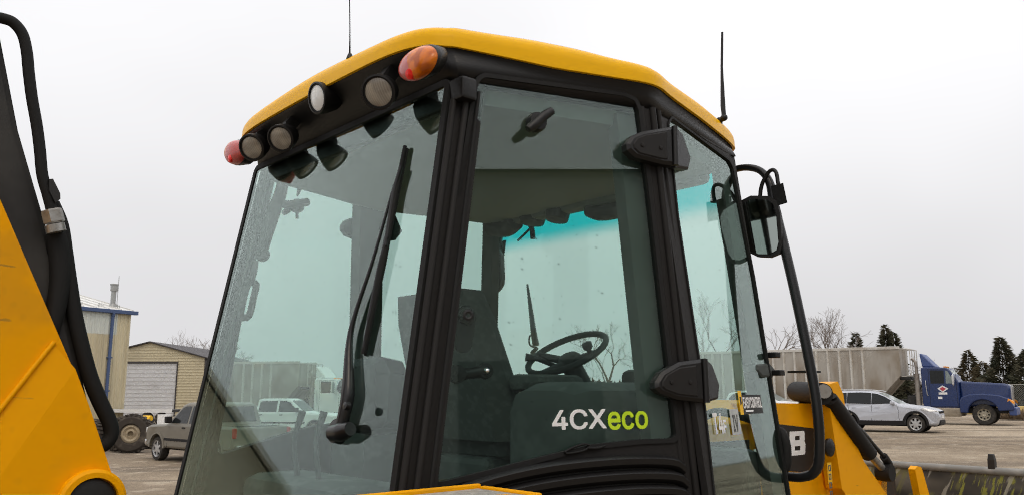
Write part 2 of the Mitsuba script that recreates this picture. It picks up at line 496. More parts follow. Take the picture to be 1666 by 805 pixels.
# --- hinges (two each side), leaf on the quarter frame and leaf on the door
for leaf, leaf2 in (([(0.595, -0.964, 2.574), (0.617, -0.970, 2.606), (0.664, -0.984, 2.629), (0.793, -1.023, 2.666), (0.786, -1.028, 2.515), (0.737, -1.013, 2.514), (0.627, -0.976, 2.527), (0.598, -0.966, 2.551)], [(0.870, -0.976, 2.696), (0.914, -0.969, 2.682), (0.964, -0.968, 2.592), (0.928, -0.981, 2.538), (0.820, -1.005, 2.522)]),
                    ([(0.648, -1.021, 1.730), (0.675, -1.028, 1.764), (0.746, -1.050, 1.799), (0.842, -1.080, 1.811), (0.838, -1.086, 1.660), (0.730, -1.051, 1.671), (0.665, -1.029, 1.692), (0.647, -1.022, 1.709)], [(0.865, -1.071, 1.814), (0.911, -1.064, 1.793), (0.951, -1.064, 1.719), (0.925, -1.074, 1.670), (0.830, -1.095, 1.660)])):
    m1 = bevel_slab(QR, leaf, .010, .052, .012)
    m2 = bevel_slab(DR, leaf2, .006, .040, .008)
    h1, h2 = obj('hinge', m1, BLK, M, smooth=25), None
    h2 = obj('hinge', mir(m1), BLK, M, smooth=25)
    obj('leaf', m2, BLK, h1, smooth=25)
    obj('leaf', mir(m2), BLK, h2, smooth=25)
    lo = QR.to2(leaf)
    c = lo.mean(0)
    groove = Polygon(c + (lo - c) * .72)
    obj('cover', bevel_slab(QR, QR.to3(np.array(groove.exterior.coords)[:-1]), .050, .0565, .004), BLK2, h1, smooth=25)
    for fx in (.30, .68):
        bp_ = QR.to3(np.array([lo[:, 0].min() + (lo[:, 0].max() - lo[:, 0].min()) * fx, c[1]]), .056)[0]
        obj('bolt', turned([(0, 0), (.009, 0), (.008, .004), (0, .005)], bp_, QR.n, 6), BLK2, h1)
    top_, bot_ = QR.to3(lo[3:4], .045)[0], QR.to3(lo[4:5], .045)[0]
    obj('pin', tube([top_ + [.004, -.006, 0], bot_ + [.004, -.006, 0]], .011, 10, sm=0), BLK, h1, smooth=60)

# --- window catch (wing knob outside) and inner levers
kn = [(0.259, -0.885, 2.617)][0]
kb = [(0.203, -0.896, 2.574), (0.224, -0.902, 2.592), (0.261, -0.912, 2.629), (0.293, -0.921, 2.654)]
wk = obj('window_catch', [turned([(0, -.03), (.034, -.028), (.036, -.006), (.031, .010), (0, .012)], kn, QR.n), tube(kb, [.013, .017, .017, .014], 12)], BLK, M, smooth=50)
obj('window_catch', [mir(turned([(0, -.03), (.034, -.028), (.036, -.006), (.031, .010), (0, .012)], kn, QR.n)), mir(tube(kb, [.013, .017, .017, .014], 12))], BLK, M, smooth=50)
lv = [(0.031, -0.781, 1.939), (0.028, -0.782, 1.907), (0.019, -0.782, 1.848)]
l1 = obj('window_lever', [hull(np.vstack([turned([(0, 0), (.034, 0), (.034, .012), (0, .012)], lv[0], QR.n).vertices, turned([(0, 0), (.028, 0), (.028, .010), (0, .010)], lv[2], QR.n).vertices])),
                          turned([(0, 0), (.031, 0), (.029, .012), (.012, .016), (0, .012)], np.array(lv[0]) + QR.n * .012, QR.n)], BLK, M, smooth=30)
lv = [(-0.003, -0.779, 1.754), (0.043, -0.794, 1.757), (0.090, -0.808, 1.765)]
l2 = obj('window_lever', [turned([(0, 0), (.030, 0), (.028, .02), (0, .022)], lv[0], QR.n), tube(lv, [.022, .017, .021], 12), turned([(0, 0), (.026, 0), (.024, .016), (0, .018)], lv[2], QR.n)], BLK, M, smooth=40)
obj('pin', turned([(0, 0), (.011, 0), (.010, .007), (.005, .011), (0, .012)], np.array(lv[2]) + QR.n * .016, QR.n, 16), CHROME, l2, smooth=50)

# --- gas strut and grab handle inside the left quarter window
gs = [(0.120, 0.741, 2.722), (0.103, 0.740, 2.621), (0.050, 0.730, 2.472), (0.025, 0.729, 2.343)]
obj('gas_strut', [tube(gs, [.026, .030, .036, .026], 12), tube([(0.075, 0.744, 2.582), (0.169, 0.773, 2.592), (0.284, 0.809, 2.628)], .020, 12), tube([(0.225, 0.786, 2.705), (0.218, 0.787, 2.648), (0.249, 0.793, 2.711)], .007, 8, sm=0), tube([(0.221, 0.789, 2.612), (0.225, 0.794, 2.533)], .008, 8, sm=0), trimesh.creation.icosphere(2, .034).apply_translation([(0.027, 0.730, 2.326)][0])], INTD, M, smooth=50)
obj('grab_handle', tube([(-0.007, 0.731, 2.294), (-0.010, 0.732, 2.248), (-0.019, 0.732, 2.195), (0.010, 0.742, 2.187), (0.001, 0.742, 2.130), (-0.018, 0.740, 2.041), (-0.062, 0.726, 2.032), (-0.062, 0.724, 2.073), (-0.046, 0.725, 2.158), (-0.024, 0.730, 2.212)], .016, 10, sm=3), INTD, M, smooth=60)

# --- rear wiper
wa = [(-0.231, -0.479, 1.596), (-0.215, -0.483, 1.693), (-0.187, -0.434, 1.855), (-0.170, -0.438, 1.958), (-0.140, -0.489, 2.134), (-0.095, -0.543, 2.399)]
wp = obj('wiper', tube(wa, [.020, .023, .012, .0075, .006, .005], 10), GLOSSB, M, smooth=60, label='long rear wiper parked upright on the screen')
bl = np.array([(-0.187, -0.524, 1.821), (-0.137, -0.545, 2.117), (-0.066, -0.558, 2.538)])
obj('blade', [tube(bl, [.008, .013, .007], 8), tube(np.array([(-0.178, -0.521, 1.815), (-0.126, -0.540, 2.119), (-0.057, -0.560, 2.530)]), .005, 6)], RUB, wp, smooth=60)
obj('bridge', [tube([(-0.174, -0.531, 1.931), (-0.146, -0.538, 2.096), (-0.127, -0.555, 2.211)], .008, 8), tube([(-0.132, -0.554, 2.179), (-0.102, -0.548, 2.358), (-0.085, -0.564, 2.458)], .008, 8), tube([(-0.187, -0.526, 1.841), (-0.171, -0.526, 1.932), (-0.157, -0.526, 2.014)], .006, 8)], GLOSSB, wp, smooth=60)
obj('pivot', [tube([(-0.245, -0.447, 1.568), (-0.244, -0.503, 1.574), (-0.242, -0.551, 1.585)], [.026, .03, .022], 12), turned([(0, 0), (.04, 0), (.038, .03), (0, .035)], [(-0.214, -0.452, 1.571)][0], REAR.n)], GLOSSB, wp, smooth=50)
obj('bolt', turned([(0, 0), (.014, 0), (.012, .014), (0, .016)], [(-0.256, -0.558, 1.655)][0], REAR.n, 12), GLOSSB, wp, smooth=50)
obj('wiper_motor_cover', bevel_slab(REAR, rnd(REAR.pol([(-0.157, -0.303, 1.819), (-0.156, -0.515, 1.824), (-0.165, -0.569, 1.771), (-0.194, -0.603, 1.598), (-0.198, -0.425, 1.573), (-0.192, -0.347, 1.611), (-0.171, -0.301, 1.734)]), .03), -.13, -.03, .03), BLK, M, smooth=40)

# --- lamps under the rear of the roof
def work_lamp(c, d, r, lens):
    d = np.asarray(d, float) / np.linalg.norm(d)
    c = np.asarray(c, float)
    k = obj('work_lamp', turned([(0, -.105), (r * .45, -.100), (r * .86, -.07), (r * 1.10, -.025), (r * 1.16, .0), (r * 1.16, .012), (r * 1.04, .014), (r * 1.02, .002), (0, .0)], c, d), BLK, M, smooth=40)
    obj('lens', turned([(r * 1.02, .003), (r * .9, .008), (r * .5, .013), (0, .015)], c, d), lens, k, smooth=60, label='clear white lamp glass' if lens == LENSW else None)
    obj('bezel', turned([(r * 1.03, .004), (r * 1.03, .010), (r * .93, .010), (r * .92, .006)], c, d), RUB, k, smooth=40)
    top = c - d * .05
    obj('cable', tube([c - d * .10, c - d * .125 + [0, .012, -.01], c - d * .13 + [.02, .03, .03], [max(c[0] + .10, -.03), c[1] + .05, 2.80]], .0045, 6), RUB, k, smooth=60)
    obj('bracket', hull(np.vstack([box(-.02, .02, -.02, .02, -.03, 0).vertices + top + [0, 0, .05], box(-.025, .025, -.025, .025, 0, .01).vertices + [max(top[0] + .03, -.07), top[1], 2.845]])), BLK, k)


lc = [(-0.150, -0.516, 2.725), (-0.150, -0.084, 2.821), (-0.150, 0.223, 2.731), (-0.150, 0.501, 2.754)]
work_lamp(lc[0], (-.72, -.50, -.42), .054, LENS)
work_lamp(lc[1], (-.86, -.02, -.20), .054, LENSW)
work_lamp(lc[2], (-.72, -.48, -.50), .051, LENS)
work_lamp(lc[3], (-.74, -.46, -.46), .053, LENS)


def tail_lamp(c, a, b, half, flip):
    """oval dome; a and b are its half axes, half the share that is red"""
    c, a, b = (np.asarray(q, float) for q in (c, a, b))
    n = np.array([-.78, -.35, -.25])
    n -= a * (n @ a) / (a @ a)
    n /= np.linalg.norm(n)
    ang = np.linspace(0, 2 * np.pi, 40, endpoint=False)
    def dome(s0, h):
        return c + s0 * (np.cos(ang)[:, None] * a + np.sin(ang)[:, None] * b) + n * h
    k = obj('tail_lamp', loft([dome(.55, -.075), dome(.92, -.05), dome(1.04, -.012), dome(1.04, .002), dome(.98, .004)]), BLK, M, smooth=50)
    m = loft([dome(1.0, .004), dome(.97, .018), dome(.86, .032), dome(.62, .043), dome(.3, .048)])
    ax = a / np.linalg.norm(a)
    cut = c + a * half
    red = trimesh.intersections.slice_mesh_plane(m, -ax * flip, cut)
    amb = trimesh.intersections.slice_mesh_plane(m, ax * flip, cut)
    obj('red_lens', red, PINK, k, smooth=60)
    obj('amber_lens', amb, AMB, k, smooth=60)
    obj('reflector', turned([(0, 0), (.020, 0), (.017, .012), (0, .016)], c - ax * flip * .030 + n * .034 + b * .45, n, 16), RED, k, smooth=60)


e_ = [np.array(q) for q in [(-0.150, -0.764, 2.757), (-0.150, -0.857, 2.782), (-0.150, -0.816, 2.704)]]
tail_lamp(e_[0] - (e_[1] - e_[0]) * .06, (e_[1] - e_[0]) * .92, e_[2] - e_[0], -.12, 1)
tail_lamp(np.array([-.13, .70, 2.778]), np.array([0, .085, .035]), np.array([.0, .03, -.05]), .35, 1)

# --- aerials
obj('aerial', [tube([(-0.102, -0.223, 2.950)] + [(-0.120, -0.254, 2.952), (-0.120, -0.248, 3.054), (-0.120, -0.228, 3.289)], [.006, .004, .0022, .002, .0018], 8, sm=0), turned([(0, 0), (.014, 0), (.007, .02), (0, .022)], [(-0.120, -0.255, 2.937)][0], (0, 0, 1), 12)], BLK, M, smooth=60, label='thin wire aerial on the rear of the roof')
ab = [(1.450, -0.810, 2.896), (1.450, -0.849, 2.910), (1.450, -0.846, 2.968), (1.450, -0.849, 3.149), (1.450, -0.860, 3.314)]
obj('aerial', [tube(ab[:2], [.014, .012], 10, sm=0), trimesh.creation.icosphere(2, .016).apply_translation(ab[1]), tube(ab[1:], [.010, .011, .0055, .005], 8, sm=0), tube([(1.450, -0.783, 2.894), (1.450, -0.829, 2.900)], .018, 10, sm=0)], BLK, M, smooth=60, label='stiff black whip aerial at the front right of the roof')

# --- right mirror on its tubular guard, and its twin on the left
mt = [(1.660, -0.632, 2.588), (1.660, -0.639, 2.642), (1.660, -0.669, 2.696), (1.660, -0.732, 2.723), (1.660, -0.812, 2.725), (1.660, -0.888, 2.695), (1.660, -0.934, 2.628), (1.660, -0.954, 2.505), (1.660, -1.024, 2.138), (1.660, -1.091, 1.691), (1.660, -1.094, 1.453), (1.660, -1.067, 1.374), (1.660, -1.013, 1.348), (1.660, -0.950, 1.344)]
mo = [(1.600, -0.826, 2.512), (1.600, -0.844, 2.549), (1.600, -0.883, 2.565), (1.600, -0.957, 2.554), (1.600, -0.988, 2.529), (1.600, -0.997, 2.475), (1.600, -0.995, 2.338), (1.600, -0.983, 2.296), (1.600, -0.943, 2.282), (1.600, -0.892, 2.288), (1.600, -0.847, 2.316), (1.600, -0.830, 2.360)]
mo2 = [(1.600, -0.835, 2.504), (1.600, -0.856, 2.535), (1.600, -0.891, 2.549), (1.600, -0.953, 2.538), (1.600, -0.975, 2.515), (1.600, -0.984, 2.463), (1.600, -0.983, 2.345), (1.600, -0.972, 2.311), (1.600, -0.941, 2.296), (1.600, -0.896, 2.301), (1.600, -0.857, 2.329), (1.600, -0.840, 2.367)]
mo, mo2 = np.array(mo), np.array(mo2)
tilt = np.array([-.10, .0, .0])
for fl in (1, -1):
    S_ = np.array([1, fl, 1.0])
    g = obj('mirror_guard', tube(np.array(mt) * S_, [.016] * 6 + [.019] + [.0215] * 5 + [.020] * 2, 12), GLOSSB, M, smooth=60)
    cc = mo.mean(0)
    def wob(p, dx):
        q = p.copy()
        q[:, 0] += dx + (p[:, 1] - cc[1]) * -.33 + (p[:, 2] - cc[2]) * -.07
        return q * S_
    back = cc + (mo - cc) * .8
    hd = obj('mirror_head', hull(np.vstack([wob(mo, 0), wob(mo, .015), wob(back, .05)])), BLK, M, smooth=30)
    v, f = trimesh.creation.triangulate_polygon(Polygon(mo2[:, 1:]), engine='earcut')
    q = np.column_stack([np.full(len(v), mo2[0, 0]), v])
    obj('mirror_glass', trimesh.Trimesh(wob(q, -.006), f, process=False), MIRR, hd)
    obj('bracket', tube(np.array([(1.640, -0.892, 2.563), (1.640, -0.908, 2.624), (1.640, -0.949, 2.676), (1.640, -0.979, 2.667), (1.640, -0.988, 2.608)]) * S_, .009, 8), BLK, hd, smooth=60)
    obj('clamp_block', hull(np.array([(1.620, -0.963, 2.601), (1.620, -1.023, 2.604), (1.620, -1.038, 2.512), (1.620, -0.981, 2.506)] + [(1.700, -0.916, 2.624), (1.700, -0.978, 2.626), (1.700, -0.993, 2.532), (1.700, -0.935, 2.525)]) * S_), BLK, hd)
    obj('stay', tube(np.array([(1.660, -0.653, 2.654), (1.660, -0.765, 2.595)]) * S_, .007, 8, sm=0), BLK, g, smooth=60)

ov = [(1.600, -0.933, 1.526), (1.600, -0.957, 1.532), (1.600, -0.975, 1.497), (1.600, -0.980, 1.449), (1.600, -0.974, 1.397), (1.600, -0.953, 1.370), (1.600, -0.933, 1.379), (1.600, -0.921, 1.421), (1.600, -0.922, 1.490)]
obj('door_bumper', tube(ov, .020, 10, closed=True), RUB, M, smooth=60)
obj('door_bumper_core', tube([(np.mean(ov, 0) + d_).tolist() for d_ in ([.01, 0, .07], [.01, 0, -.07])], .022, 12, sm=0), RUB, M, smooth=60)
for uv in [(1.600, -0.952, 1.779)] + [(1.600, -0.936, 1.855)]:
    obj('door_catch', box(uv[0] - .02, uv[0] + .02, uv[1] - .03, uv[1] + .012, uv[2] - .012, uv[2] + .012, .004), BLK, M)
lk = [(1.427, -0.928, 1.812), (1.584, -0.896, 1.822), (1.658, -0.885, 1.786), (1.600, -0.900, 1.753), (1.472, -0.926, 1.752), (1.416, -0.934, 1.781)]
obj('door_lock', bevel_slab(DR, lk, -.05, .006, .012), INTD, M, smooth=30)

# --- interior
bk = []
for zc, x0, x1, w_ in ((2.105, .44, .57, .268), (2.0, .46, .62, .290), (1.75, .54, .72, .305), (1.5, .60, .82, .32)):
    for yy in (-1, 1):
        for xx, ins in ((x0, .05), ((x0 + x1) / 2, 0), (x1, .05)):
            bk.append((xx, yy * (w_ - ins), zc + (0 if zc < 2.1 else (-.0 if ins == 0 else .012))))
seat = obj('seat', hull(bk), SEATM, M, smooth=30, label='dark upholstered driving seat with a high back')
obj('cushion', box(.66, 1.18, -.27, .27, 1.42, 1.56, .05), SEATM, seat, smooth=40)
obj('pedestal', box(.62, 1.05, -.2, .2, 1.0, 1.43, .03), INTD, seat)
obj('armrest', box(.62, 1.0, -.40, -.31, 1.70, 1.77, .03), SEATM, seat, smooth=40)
obj('armrest', box(.62, 1.0, .31, .40, 1.70, 1.77, .03), SEATM, seat, smooth=40)
obj('side_console', box(.45, 1.28, -.86, -.46, 1.0, 1.735, .11), INTD, M, smooth=40)
obj('side_console', box(.45, 1.28, .50, .86, 1.0, 1.60, .11), INTD, M, smooth=40)
obj('rear_console', box(-.08, .25, -.20, .62, 1.0, 1.36, .06), INTD, M, smooth=40)
for yy in (.16, .34):
    lvk = obj('control_lever', tube([(.05, yy, 1.35), (.03, yy, 1.5), (.06, yy, 1.62)], [.012, .009, .016], 10), INTD, M, smooth=60)
sw = np.array([1.29, 0.0, 1.885])
ax_ = np.array([-.50, 0.0, .866])
u_ = np.array([.866, 0, .5])
v_ = np.array([0, 1.0, 0])
ang = np.linspace(0, 2 * np.pi, 28, endpoint=False)
whl = obj('steering_wheel', [tube([sw + .205 * (math.cos(t) * u_ + math.sin(t) * v_) for t in ang], .0155, 10, closed=True, sm=1),
                             *[tube([sw + .2 * (math.cos(t) * u_ + math.sin(t) * v_), sw + .05 * (math.cos(t) * u_ + math.sin(t) * v_) - ax_ * .04], [.014, .022], 8, sm=0) for t in (math.pi * .5, -math.pi * .5, math.pi)],
                             turned([(0, -.07), (.05, -.07), (.06, -.03), (.045, -.012), (0, -.01)], sw, ax_)], INTD, M, smooth=50)
obj('column', tube([sw - ax_ * .06, sw - ax_ * .3, (1.47, 0, 1.3)], [.05, .06, .08], 12), INTD, whl, smooth=60)
obj('spinner_knob', turned([(0, 0), (.012, 0), (.012, .02), (.024, .03), (.024, .055), (0, .062)], sw + .2 * (-.2 * u_ - .98 * v_) + ax_ * .012, ax_, 14), INTD, whl, smooth=50)
obj('dashboard', [box(1.36, 1.54, -.30, .30, 1.0, 1.74, .05), box(1.46, 1.58, -.88, .88, 1.0, 1.46, .04)], INTD, M, smooth=40)
obj('control_stalk', tube([(1.34, .05, 1.80), (1.25, .16, 1.86), (1.20, .2, 1.87)], [.012, .012, .02], 8), INTD, M, smooth=60)
obj('switch_pod', box(1.33, 1.42, -.40, -.30, 1.70, 1.80, .03), INTD, M, smooth=40)
fw = [(1.610, 0.557, 1.956), (1.606, 0.572, 2.033), (1.598, 0.589, 2.174), (1.590, 0.606, 2.310)]
fwp = obj('front_wiper', [tube(fw, [.02, .017, .012, .006], 8), tube([(1.611, 0.552, 1.942), (1.612, 0.590, 1.912), (1.613, 0.520, 1.892)], .012, 8), tube([(1.616, 0.604, 2.017), (1.617, 0.620, 2.008), (1.619, 0.618, 1.965), (1.620, 0.568, 1.943)], .005, 6)], GLOSSB, M, smooth=60)
obj('cab_floor', box(-.2, 1.58, -.78, .78, .95, 1.0), INTD, M)

# --- black lower body: louvred panel under the quarter window
rid = [[(-0.107, -0.795, 1.393), (0.026, -0.835, 1.437), (0.185, -0.885, 1.469), (0.353, -0.938, 1.486), (0.552, -1.002, 1.492), (0.703, -1.051, 1.483), (0.747, -1.066, 1.459)]]
def sweep_section(path, sec, pl):
    p = smooth_path(path, 4)
    return loft([np.array([p[i] + pl.n * a_ + pl.ey * b_ for a_, b_ in sec]) for i in range(len(p))])
lou = obj('louvre_panel', QR.slab(QR.pol([(-0.107, -0.795, 1.382), (0.025, -0.835, 1.426), (0.184, -0.885, 1.458), (0.352, -0.938, 1.477), (0.551, -1.002, 1.482), (0.702, -1.051, 1.473), (0.751, -1.068, 1.449), (0.761, -1.091, 1.045), (-0.128, -0.800, 1.129)]), .002, .012), BLK, M)
for i in range(5):
    sec = [(.010, -.048 * i), (.036, -.048 * i - .003), (.044, -.048 * i - .012), (.040, -.048 * i - .030), (.022, -.048 * i - .042), (.010, -.048 * i - .044)]
    path = np.array(rid[0])
    path = path + (path - path[3]) * (0.02 * i)
    obj('louvre', sweep_section(path, sec[::-1], QR), BLK, lou, smooth=35)
both('side_panel', DR.slab(DR.pol([at_z(BRT, BRB, 1.05) + [.02, 0, 0], at_z(ART, ARB, 1.05), at_z(ART, ARB, .45), at_z(BRT, BRB, .45) + [.02, 0, 0]]), -.03, .004), BLK2)
both('lower_panel', QR.slab(QR.pol([f0, at_z(BRT, BRB, 1.0), at_z(BRT, BRB, .5), f0 + [0, 0, -.4]]), -.03, .0), BLK2)
obj('torn_seal', [tube([(0.315, -0.942, 1.508), (0.341, -0.949, 1.520), (0.381, -0.962, 1.531), (0.406, -0.970, 1.526), (0.384, -0.964, 1.512), (0.345, -0.951, 1.505), (0.319, -0.943, 1.504)], .004, 6), tube([(0.395, -0.967, 1.519), (0.432, -0.979, 1.518), (0.461, -0.988, 1.525)], [.005, .006, .003], 6)], RUB, M, smooth=60)

# --- rear mudguards: worn tread plate with a yellow lip
for fl in (1,):
    ft = obj('mudguard', box(-.62, -.055, -1.19, -.955, 1.395, 1.424), WORN, M)
    if fl < 0:
        scene[ft]['to_world'] = T().scale([1, -1, 1])
        scene[ft] = mikit.ply(mir(box(-.62, -.055, -1.19, -.955, 1.395, 1.424)), WORN)
    for nm, bb in (('lip', box(-.62, -.040, -.953, -.935, 1.36, 1.436, .004)), ('end_plate', box(-.053, -.030, -1.2, -.957, 1.15, 1.431, .005)), ('skirt', box(-.62, -.055, -1.21, -1.192, 1.0, 1.43, .004))):
        obj(nm, bb if fl > 0 else mir(bb), YEL, ft)

# --- lettering on the glass
dq = [(0.287, -0.912, 1.579), (0.479, -0.974, 1.582), (0.485, -0.976, 1.577), (0.635, -1.024, 1.585)]
obj('lettering', QR.text(dq[0], '4CX', .060, np.linalg.norm(np.array(dq[1]) - dq[0]), True, .006, tilt=.012), WHITE, M, label='white lettering on the rear side window')
obj('lettering', QR.text(dq[2], 'eco', .073, np.linalg.norm(np.array(dq[3]) - dq[2]), True, .006, tilt=.012), LIME, M, label='lime green lettering on the rear side window')
dd = [(0.925, -1.087, 1.551), (1.044, -1.064, 1.549), (1.074, -1.057, 1.552), (1.144, -1.043, 1.554), (1.224, -1.019, 1.625), (1.459, -0.971, 1.641)]
obj('lettering', DR.text(dd[0], 'T4', .070, .085, True, .006), WHITE, M, label='grey lettering on the door glass')
obj('lettering', DR.text(np.array(dd[0]) + DR.ex * .088, 'F', .045, .026, True, .006), WHITE, M)
pb = DR.to2([dd[2]])[0]
obj('lettering_plate', DR.slab(shapely.box(pb[0] + .014, pb[1] - .012, pb[0] + .098, pb[1] + .082), .004, .005), GREYD, M)
obj('lettering', DR.text(np.array(dd[2]) + DR.ex * .030, 'IV', .060, .050, True, .0055), DECD, M)
pe = DR.to2([dd[4]])[0]
ec = obj('sticker', DR.slab(shapely.box(pe[0] - .002, pe[1] - .012, pe[0] + .205, pe[1] + .062), .004, .005), DECB, M, label='small black and yellow sticker on the door glass')
obj('tab', DR.slab(shapely.box(pe[0] - .034, pe[1] - .014, pe[0] - .003, pe[1] + .078), .004, .0055), DECY, ec)
obj('emblem', DR.slab(Polygon([pe + [-.024, .055], pe + [-.010, .055], pe + [-.010, .02], pe + [-.018, .03], pe + [-.026, .02]]), .0055, .006), DECB, ec)
obj('lettering', DR.text(DR.to3(pe + [.004, .012])[0], 'EASY', .040, .072, True, .0055), WHITE, ec)
obj('lettering', DR.text(DR.to3(pe + [.080, .012])[0], 'CONTROL', .040, .120, True, .0055), WHITE, ec)
obj('rule', DR.slab(shapely.box(pe[0] + .02, pe[1] - .004, pe[0] + .10, pe[1] + .003), .005, .0058), WHITE, ec)
# --- loader: tower, arms, ram, bucket, bonnet
YP = Plane((0, -.62, 0), (1, -.62, 0), (0, -.62, 1), (0, -1, 0))
tower = obj('loader_tower', YP.slab(rnd(YP.pol([(2.139, -0.620, 1.644), (2.591, -0.620, 1.636), (2.599, -0.620, 1.495), (2.590, -0.620, 1.180), (2.539, -0.620, 0.789), (2.058, -0.620, 0.854)]), .01), -.30, .0), YEL, M, label='yellow loader tower with a black emblem panel')
dq2 = YP.pol([(2.007, -0.620, 1.554), (2.542, -0.620, 1.506), (2.545, -0.620, 1.277), (1.986, -0.620, 1.335)])
obj('loader_tower', mir(YP.slab(rnd(YP.pol([(2.139, -0.620, 1.644), (2.591, -0.620, 1.636), (2.599, -0.620, 1.495), (2.590, -0.620, 1.180), (2.539, -0.620, 0.789), (2.058, -0.620, 0.854)]), .01), -.30, .0)), YEL, M)
em = obj('emblem_panel', YP.slab(rnd(dq2, .02), .002, .003), DECB, tower)
jb = [(2.232, -0.620, 1.383), (2.385, -0.620, 1.357), (2.257, -0.620, 1.499)]
lw = np.linalg.norm(np.array(jb[1]) - jb[0])
def block_letters():
    """J, C and B in squared slab capitals, right end at the panel's right"""
    h, w = np.linalg.norm(np.array(jb[2]) - jb[0]) * 1.0, lw
    B = shapely.box(0, 0, w, h * .54).union(shapely.box(0, h * .46, w * .95, h)).buffer(-.014).buffer(.014)
    B = B.union(shapely.box(0, 0, w * .5, h)).difference(shapely.box(w * .34, h * .20, w * .68, h * .38)).difference(shapely.box(w * .34, h * .63, w * .64, h * .80))
    C = shapely.box(0, 0, w * .9, h).difference(shapely.box(w * .34, h * .2, w * .9, h * .8)).union(shapely.box(w * .56, h * .62, w * .9, h)).union(shapely.box(w * .56, 0, w * .9, h * .38)).difference(shapely.box(w * .34, h * .2, w * .60, h * .8))
    J = shapely.box(0, 0, w * .85, h * .2).union(shapely.box(w * .5, 0, w * .85, h)).union(shapely.box(0, 0, w * .3, h * .4))
    o = YP.to2([jb[0]])[0]
    out = []
    for g, dx in ((B, 0), (C, -w * 1.08), (J, -w * 2.08)):
        g = shapely.affinity.skew(g, xs=8, origin=(0, 0))
        out.append(YP.slab(shapely.affinity.translate(g, o[0] + dx, o[1]), .003, .004))
    return out
for g in block_letters():
    obj('letter', g, WHITE, em)
arm = obj('loader_arm', YP.slab(rnd(YP.pol([(2.475, -0.620, 1.688), (2.513, -0.620, 1.740), (2.593, -0.620, 1.753), (2.644, -0.620, 1.685), (2.669, -0.620, 1.522), (2.827, -0.620, 1.327), (3.079, -0.620, 1.129), (3.522, -0.620, 0.758), (3.189, -0.620, 0.700), (2.800, -0.620, 1.004), (2.561, -0.620, 1.207)]), .012), .012, .10), YEL, M, smooth=False, label='yellow loader arm sloping down to the bucket')
obj('loader_arm', mir(YP.slab(rnd(YP.pol([(2.475, -0.620, 1.688), (2.513, -0.620, 1.740), (2.593, -0.620, 1.753), (2.644, -0.620, 1.685), (2.669, -0.620, 1.522), (2.827, -0.620, 1.327), (3.079, -0.620, 1.129), (3.522, -0.620, 0.758), (3.189, -0.620, 0.700), (2.800, -0.620, 1.004), (2.561, -0.620, 1.207)]), .012), .012, .10)), YEL, M)
pc = [(2.434, -0.725, 1.421), (2.422, -0.725, 1.379)]
obj('pivot_pin', turned([(0, 0), (.045, 0), (.045, .014), (.03, .022), (0, .024)], pc[0], (0, -1, 0), 20), BLK, arm, smooth=35)
vd = [(2.430, -0.722, 1.346), (2.429, -0.722, 1.243)]
YQ = Plane((0, -.722, 0), (1, -.722, 0), (0, -.722, 1), (0, -1, 0))
vp = YQ.to2(vd)
dk = obj('decal', YQ.slab(shapely.box(vp[0][0] - .012, vp[1][1], vp[0][0] + .030, vp[0][1]), .0005, .0015), DECY, arm)
for i in range(4):
    zt_ = vp[0][1] - .012 - i * .042
    obj('marking', YQ.slab(shapely.box(vp[0][0] - .004, zt_ - .03, vp[0][0] + .022, zt_).difference(shapely.box(vp[0][0] + .003, zt_ - .024, vp[0][0] + .014, zt_ - .006)), .0017, .0024), DECD, dk)
lug = obj('pivot_lug', YP.slab(rnd(YP.pol([(2.262, -0.620, 1.603), (2.274, -0.620, 1.713), (2.295, -0.620, 1.738), (2.338, -0.620, 1.745), (2.373, -0.620, 1.729), (2.385, -0.620, 1.673), (2.395, -0.620, 1.601)]), .008), -.22, -.16), YEL, tower)
obj('pivot_barrel', [cyl([(2.629, -0.460, 1.701)][0], [(2.384, -0.740, 1.689)][0], .055, 24), cyl([(2.578, -0.500, 1.655)][0], [(2.642, -0.600, 1.639)][0], .05, 20)], BLK2, tower, smooth=40)
obj('grease_cap', [cyl([(2.449, -0.700, 1.707)][0], [(2.367, -0.760, 1.701)][0], .035, 16)], STEEL, tower, smooth=40)
obj('hose_clip', box(2.30, 2.42, -.72, -.60, 1.795, 1.805), BLK, tower)
ram = obj('loader_ram', tube([(2.495, -0.720, 1.663), (2.590, -0.720, 1.587), (2.736, -0.720, 1.475), (2.889, -0.720, 1.366)], [.04, .045, .045, .043], 18, sm=0), BLK2, M, smooth=50, label='black hydraulic ram of the loader')
obj('rod', tube([(2.875, -0.720, 1.373), (3.051, -0.720, 1.272)], .020, 14, sm=0), STEEL, ram, smooth=50)
obj('hose', tube([(2.491, -0.740, 1.676), (2.640, -0.740, 1.561), (2.779, -0.740, 1.481), (2.839, -0.740, 1.453), (2.898, -0.740, 1.418), (3.033, -0.740, 1.340)], [.017, .018, .020, .015, .012, .011], 10), BLK, ram, smooth=60)
obj('rod_end', [turned([(0, -.04), (.045, -.04), (.05, 0), (.045, .04), (0, .04)], [(3.063, -0.720, 1.258)][0], (0, 1, 0), 18), cyl([(3.019, -0.740, 1.347)][0], [(3.117, -0.720, 1.301)][0], .022, 12)], BLK2, ram, smooth=40)
